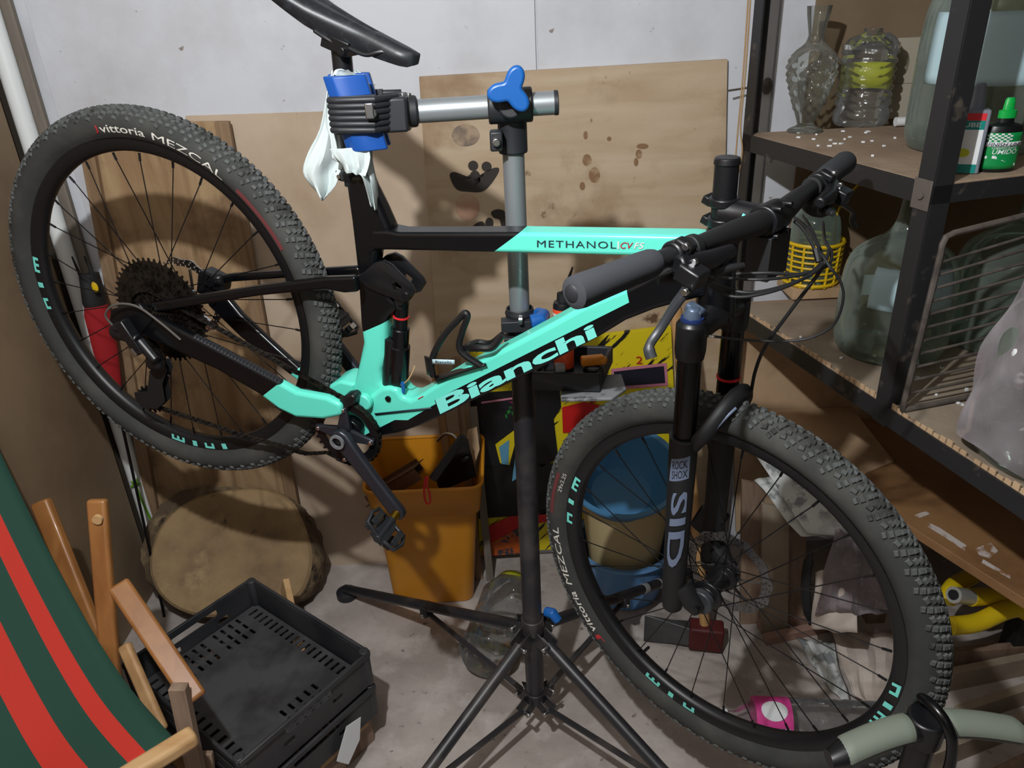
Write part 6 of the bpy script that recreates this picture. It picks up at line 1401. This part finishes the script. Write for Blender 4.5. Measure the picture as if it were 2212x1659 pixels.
mb = MB(); mb.tube([aty(2300, 1300, 1.42), (1.55, 1.42, .02)], .02, 12); mb.tube([aty(2240, 1335, 1.40), (1.5, 1.30, .02)], .02, 12); mb.build('stay', K['yellow_tube'], yt)

# ------------------------------------------------------------ floor pump in the foreground
HZ = .66
L0, R0_ = atz(1790, 1640, HZ), atz(2225, 1585, HZ); C0 = atz(1990, 1575, HZ)
pm = thing('floor_pump', 'bicycle track pump with grey-green and black T-handle at the lower right corner', 'pump', (C0.x, C0.y, 0))
dx_ = (R0_ - L0).normalized(); dy_ = V((-dx_.y, dx_.x, 0)); HL = (R0_ - L0).length
def hp_(t_, o=(0, 0)): return L0.lerp(R0_, t_) + V((0, 0, .020 * sin(pi * t_))) + dy_ * (o[0] + .018 * sin(pi * t_)) + V((0, 0, o[1]))
def hgrip(t0, t1, ra, rb, m, nm, parent, zoff=0, top=False):
    mb = MB(); N_ = 12
    vs = []; n = 20
    for i in range(N_ + 1):
        t_ = t0 + (t1 - t0) * i / N_; c = hp_(t_); s1 = 1 - .35 * (1 if i in (0, N_) else 0)
        for k_ in range(n):
            a_ = (pi * k_ / (n - 1) if top else 2 * pi * k_ / n); vs.append(c + (dy_ * cos(a_) * ra + V((0, 0, 1)) * (sin(a_) * rb + zoff)) * s1)
    if top: fs = [(i * n + k_, i * n + k_ + 1, (i + 1) * n + k_ + 1, (i + 1) * n + k_) for i in range(N_) for k_ in range(n - 1)]
    else: fs = [(i * n + k_, i * n + (k_ + 1) % n, (i + 1) * n + (k_ + 1) % n, (i + 1) * n + k_) for i in range(N_) for k_ in range(n)] + [tuple(range(n)), tuple(N_ * n + k_ for k_ in range(n))]
    mb.add(vs, fs); return mb.build(nm, K[m], parent, ang=60)
hdl = hgrip(.0, 1.0, .0205, .0165, 'satin_black', 'handle', pm)
hgrip(.05, .44, .0212, .0175, 'pump_green', 'grip_cover', hdl, .0005, True); hgrip(.56, .97, .0212, .0175, 'pump_green', 'grip_cover', hdl, .0005, True)
mb = MB(); c = hp_(.5); mb.tube([c + V((0, 0, .018)), c - V((0, 0, .03))], [.026, .024], 24); mb.build('hub', K['satin_black'], pm, bevel=.004)
mb = MB(); mb.cyl(c - V((0, 0, .02)), (c.x, c.y, .06), .019, 24); mb.build('barrel', K['satin_black'], pm)
mb = MB(); mb.tube(smooth_path([c + V((.012, .035, -.10)), c + V((.004, .030, .0)), c + V((-.002, .012, .036)), c + V((.010, -.022, .030)), c + V((.022, -.034, -.02)), c + V((.024, -.036, -.16)), V((c.x + .05, c.y - .03, .05))], 7), .0075, 12); mb.build('hose', K['black_frame'], pm)
mb = MB(); mb.slab([V((c.x - .12, c.y - .04, 0)), V((c.x + .12, c.y - .04, 0)), V((c.x + .12, c.y + .04, 0)), V((c.x - .12, c.y + .04, 0))], .03, (0, 0, 1)); mb.cyl((c.x, c.y, .03), (c.x, c.y, .08), .03, 24); mb.build('base', K['satin_black'], pm, bevel=.006)
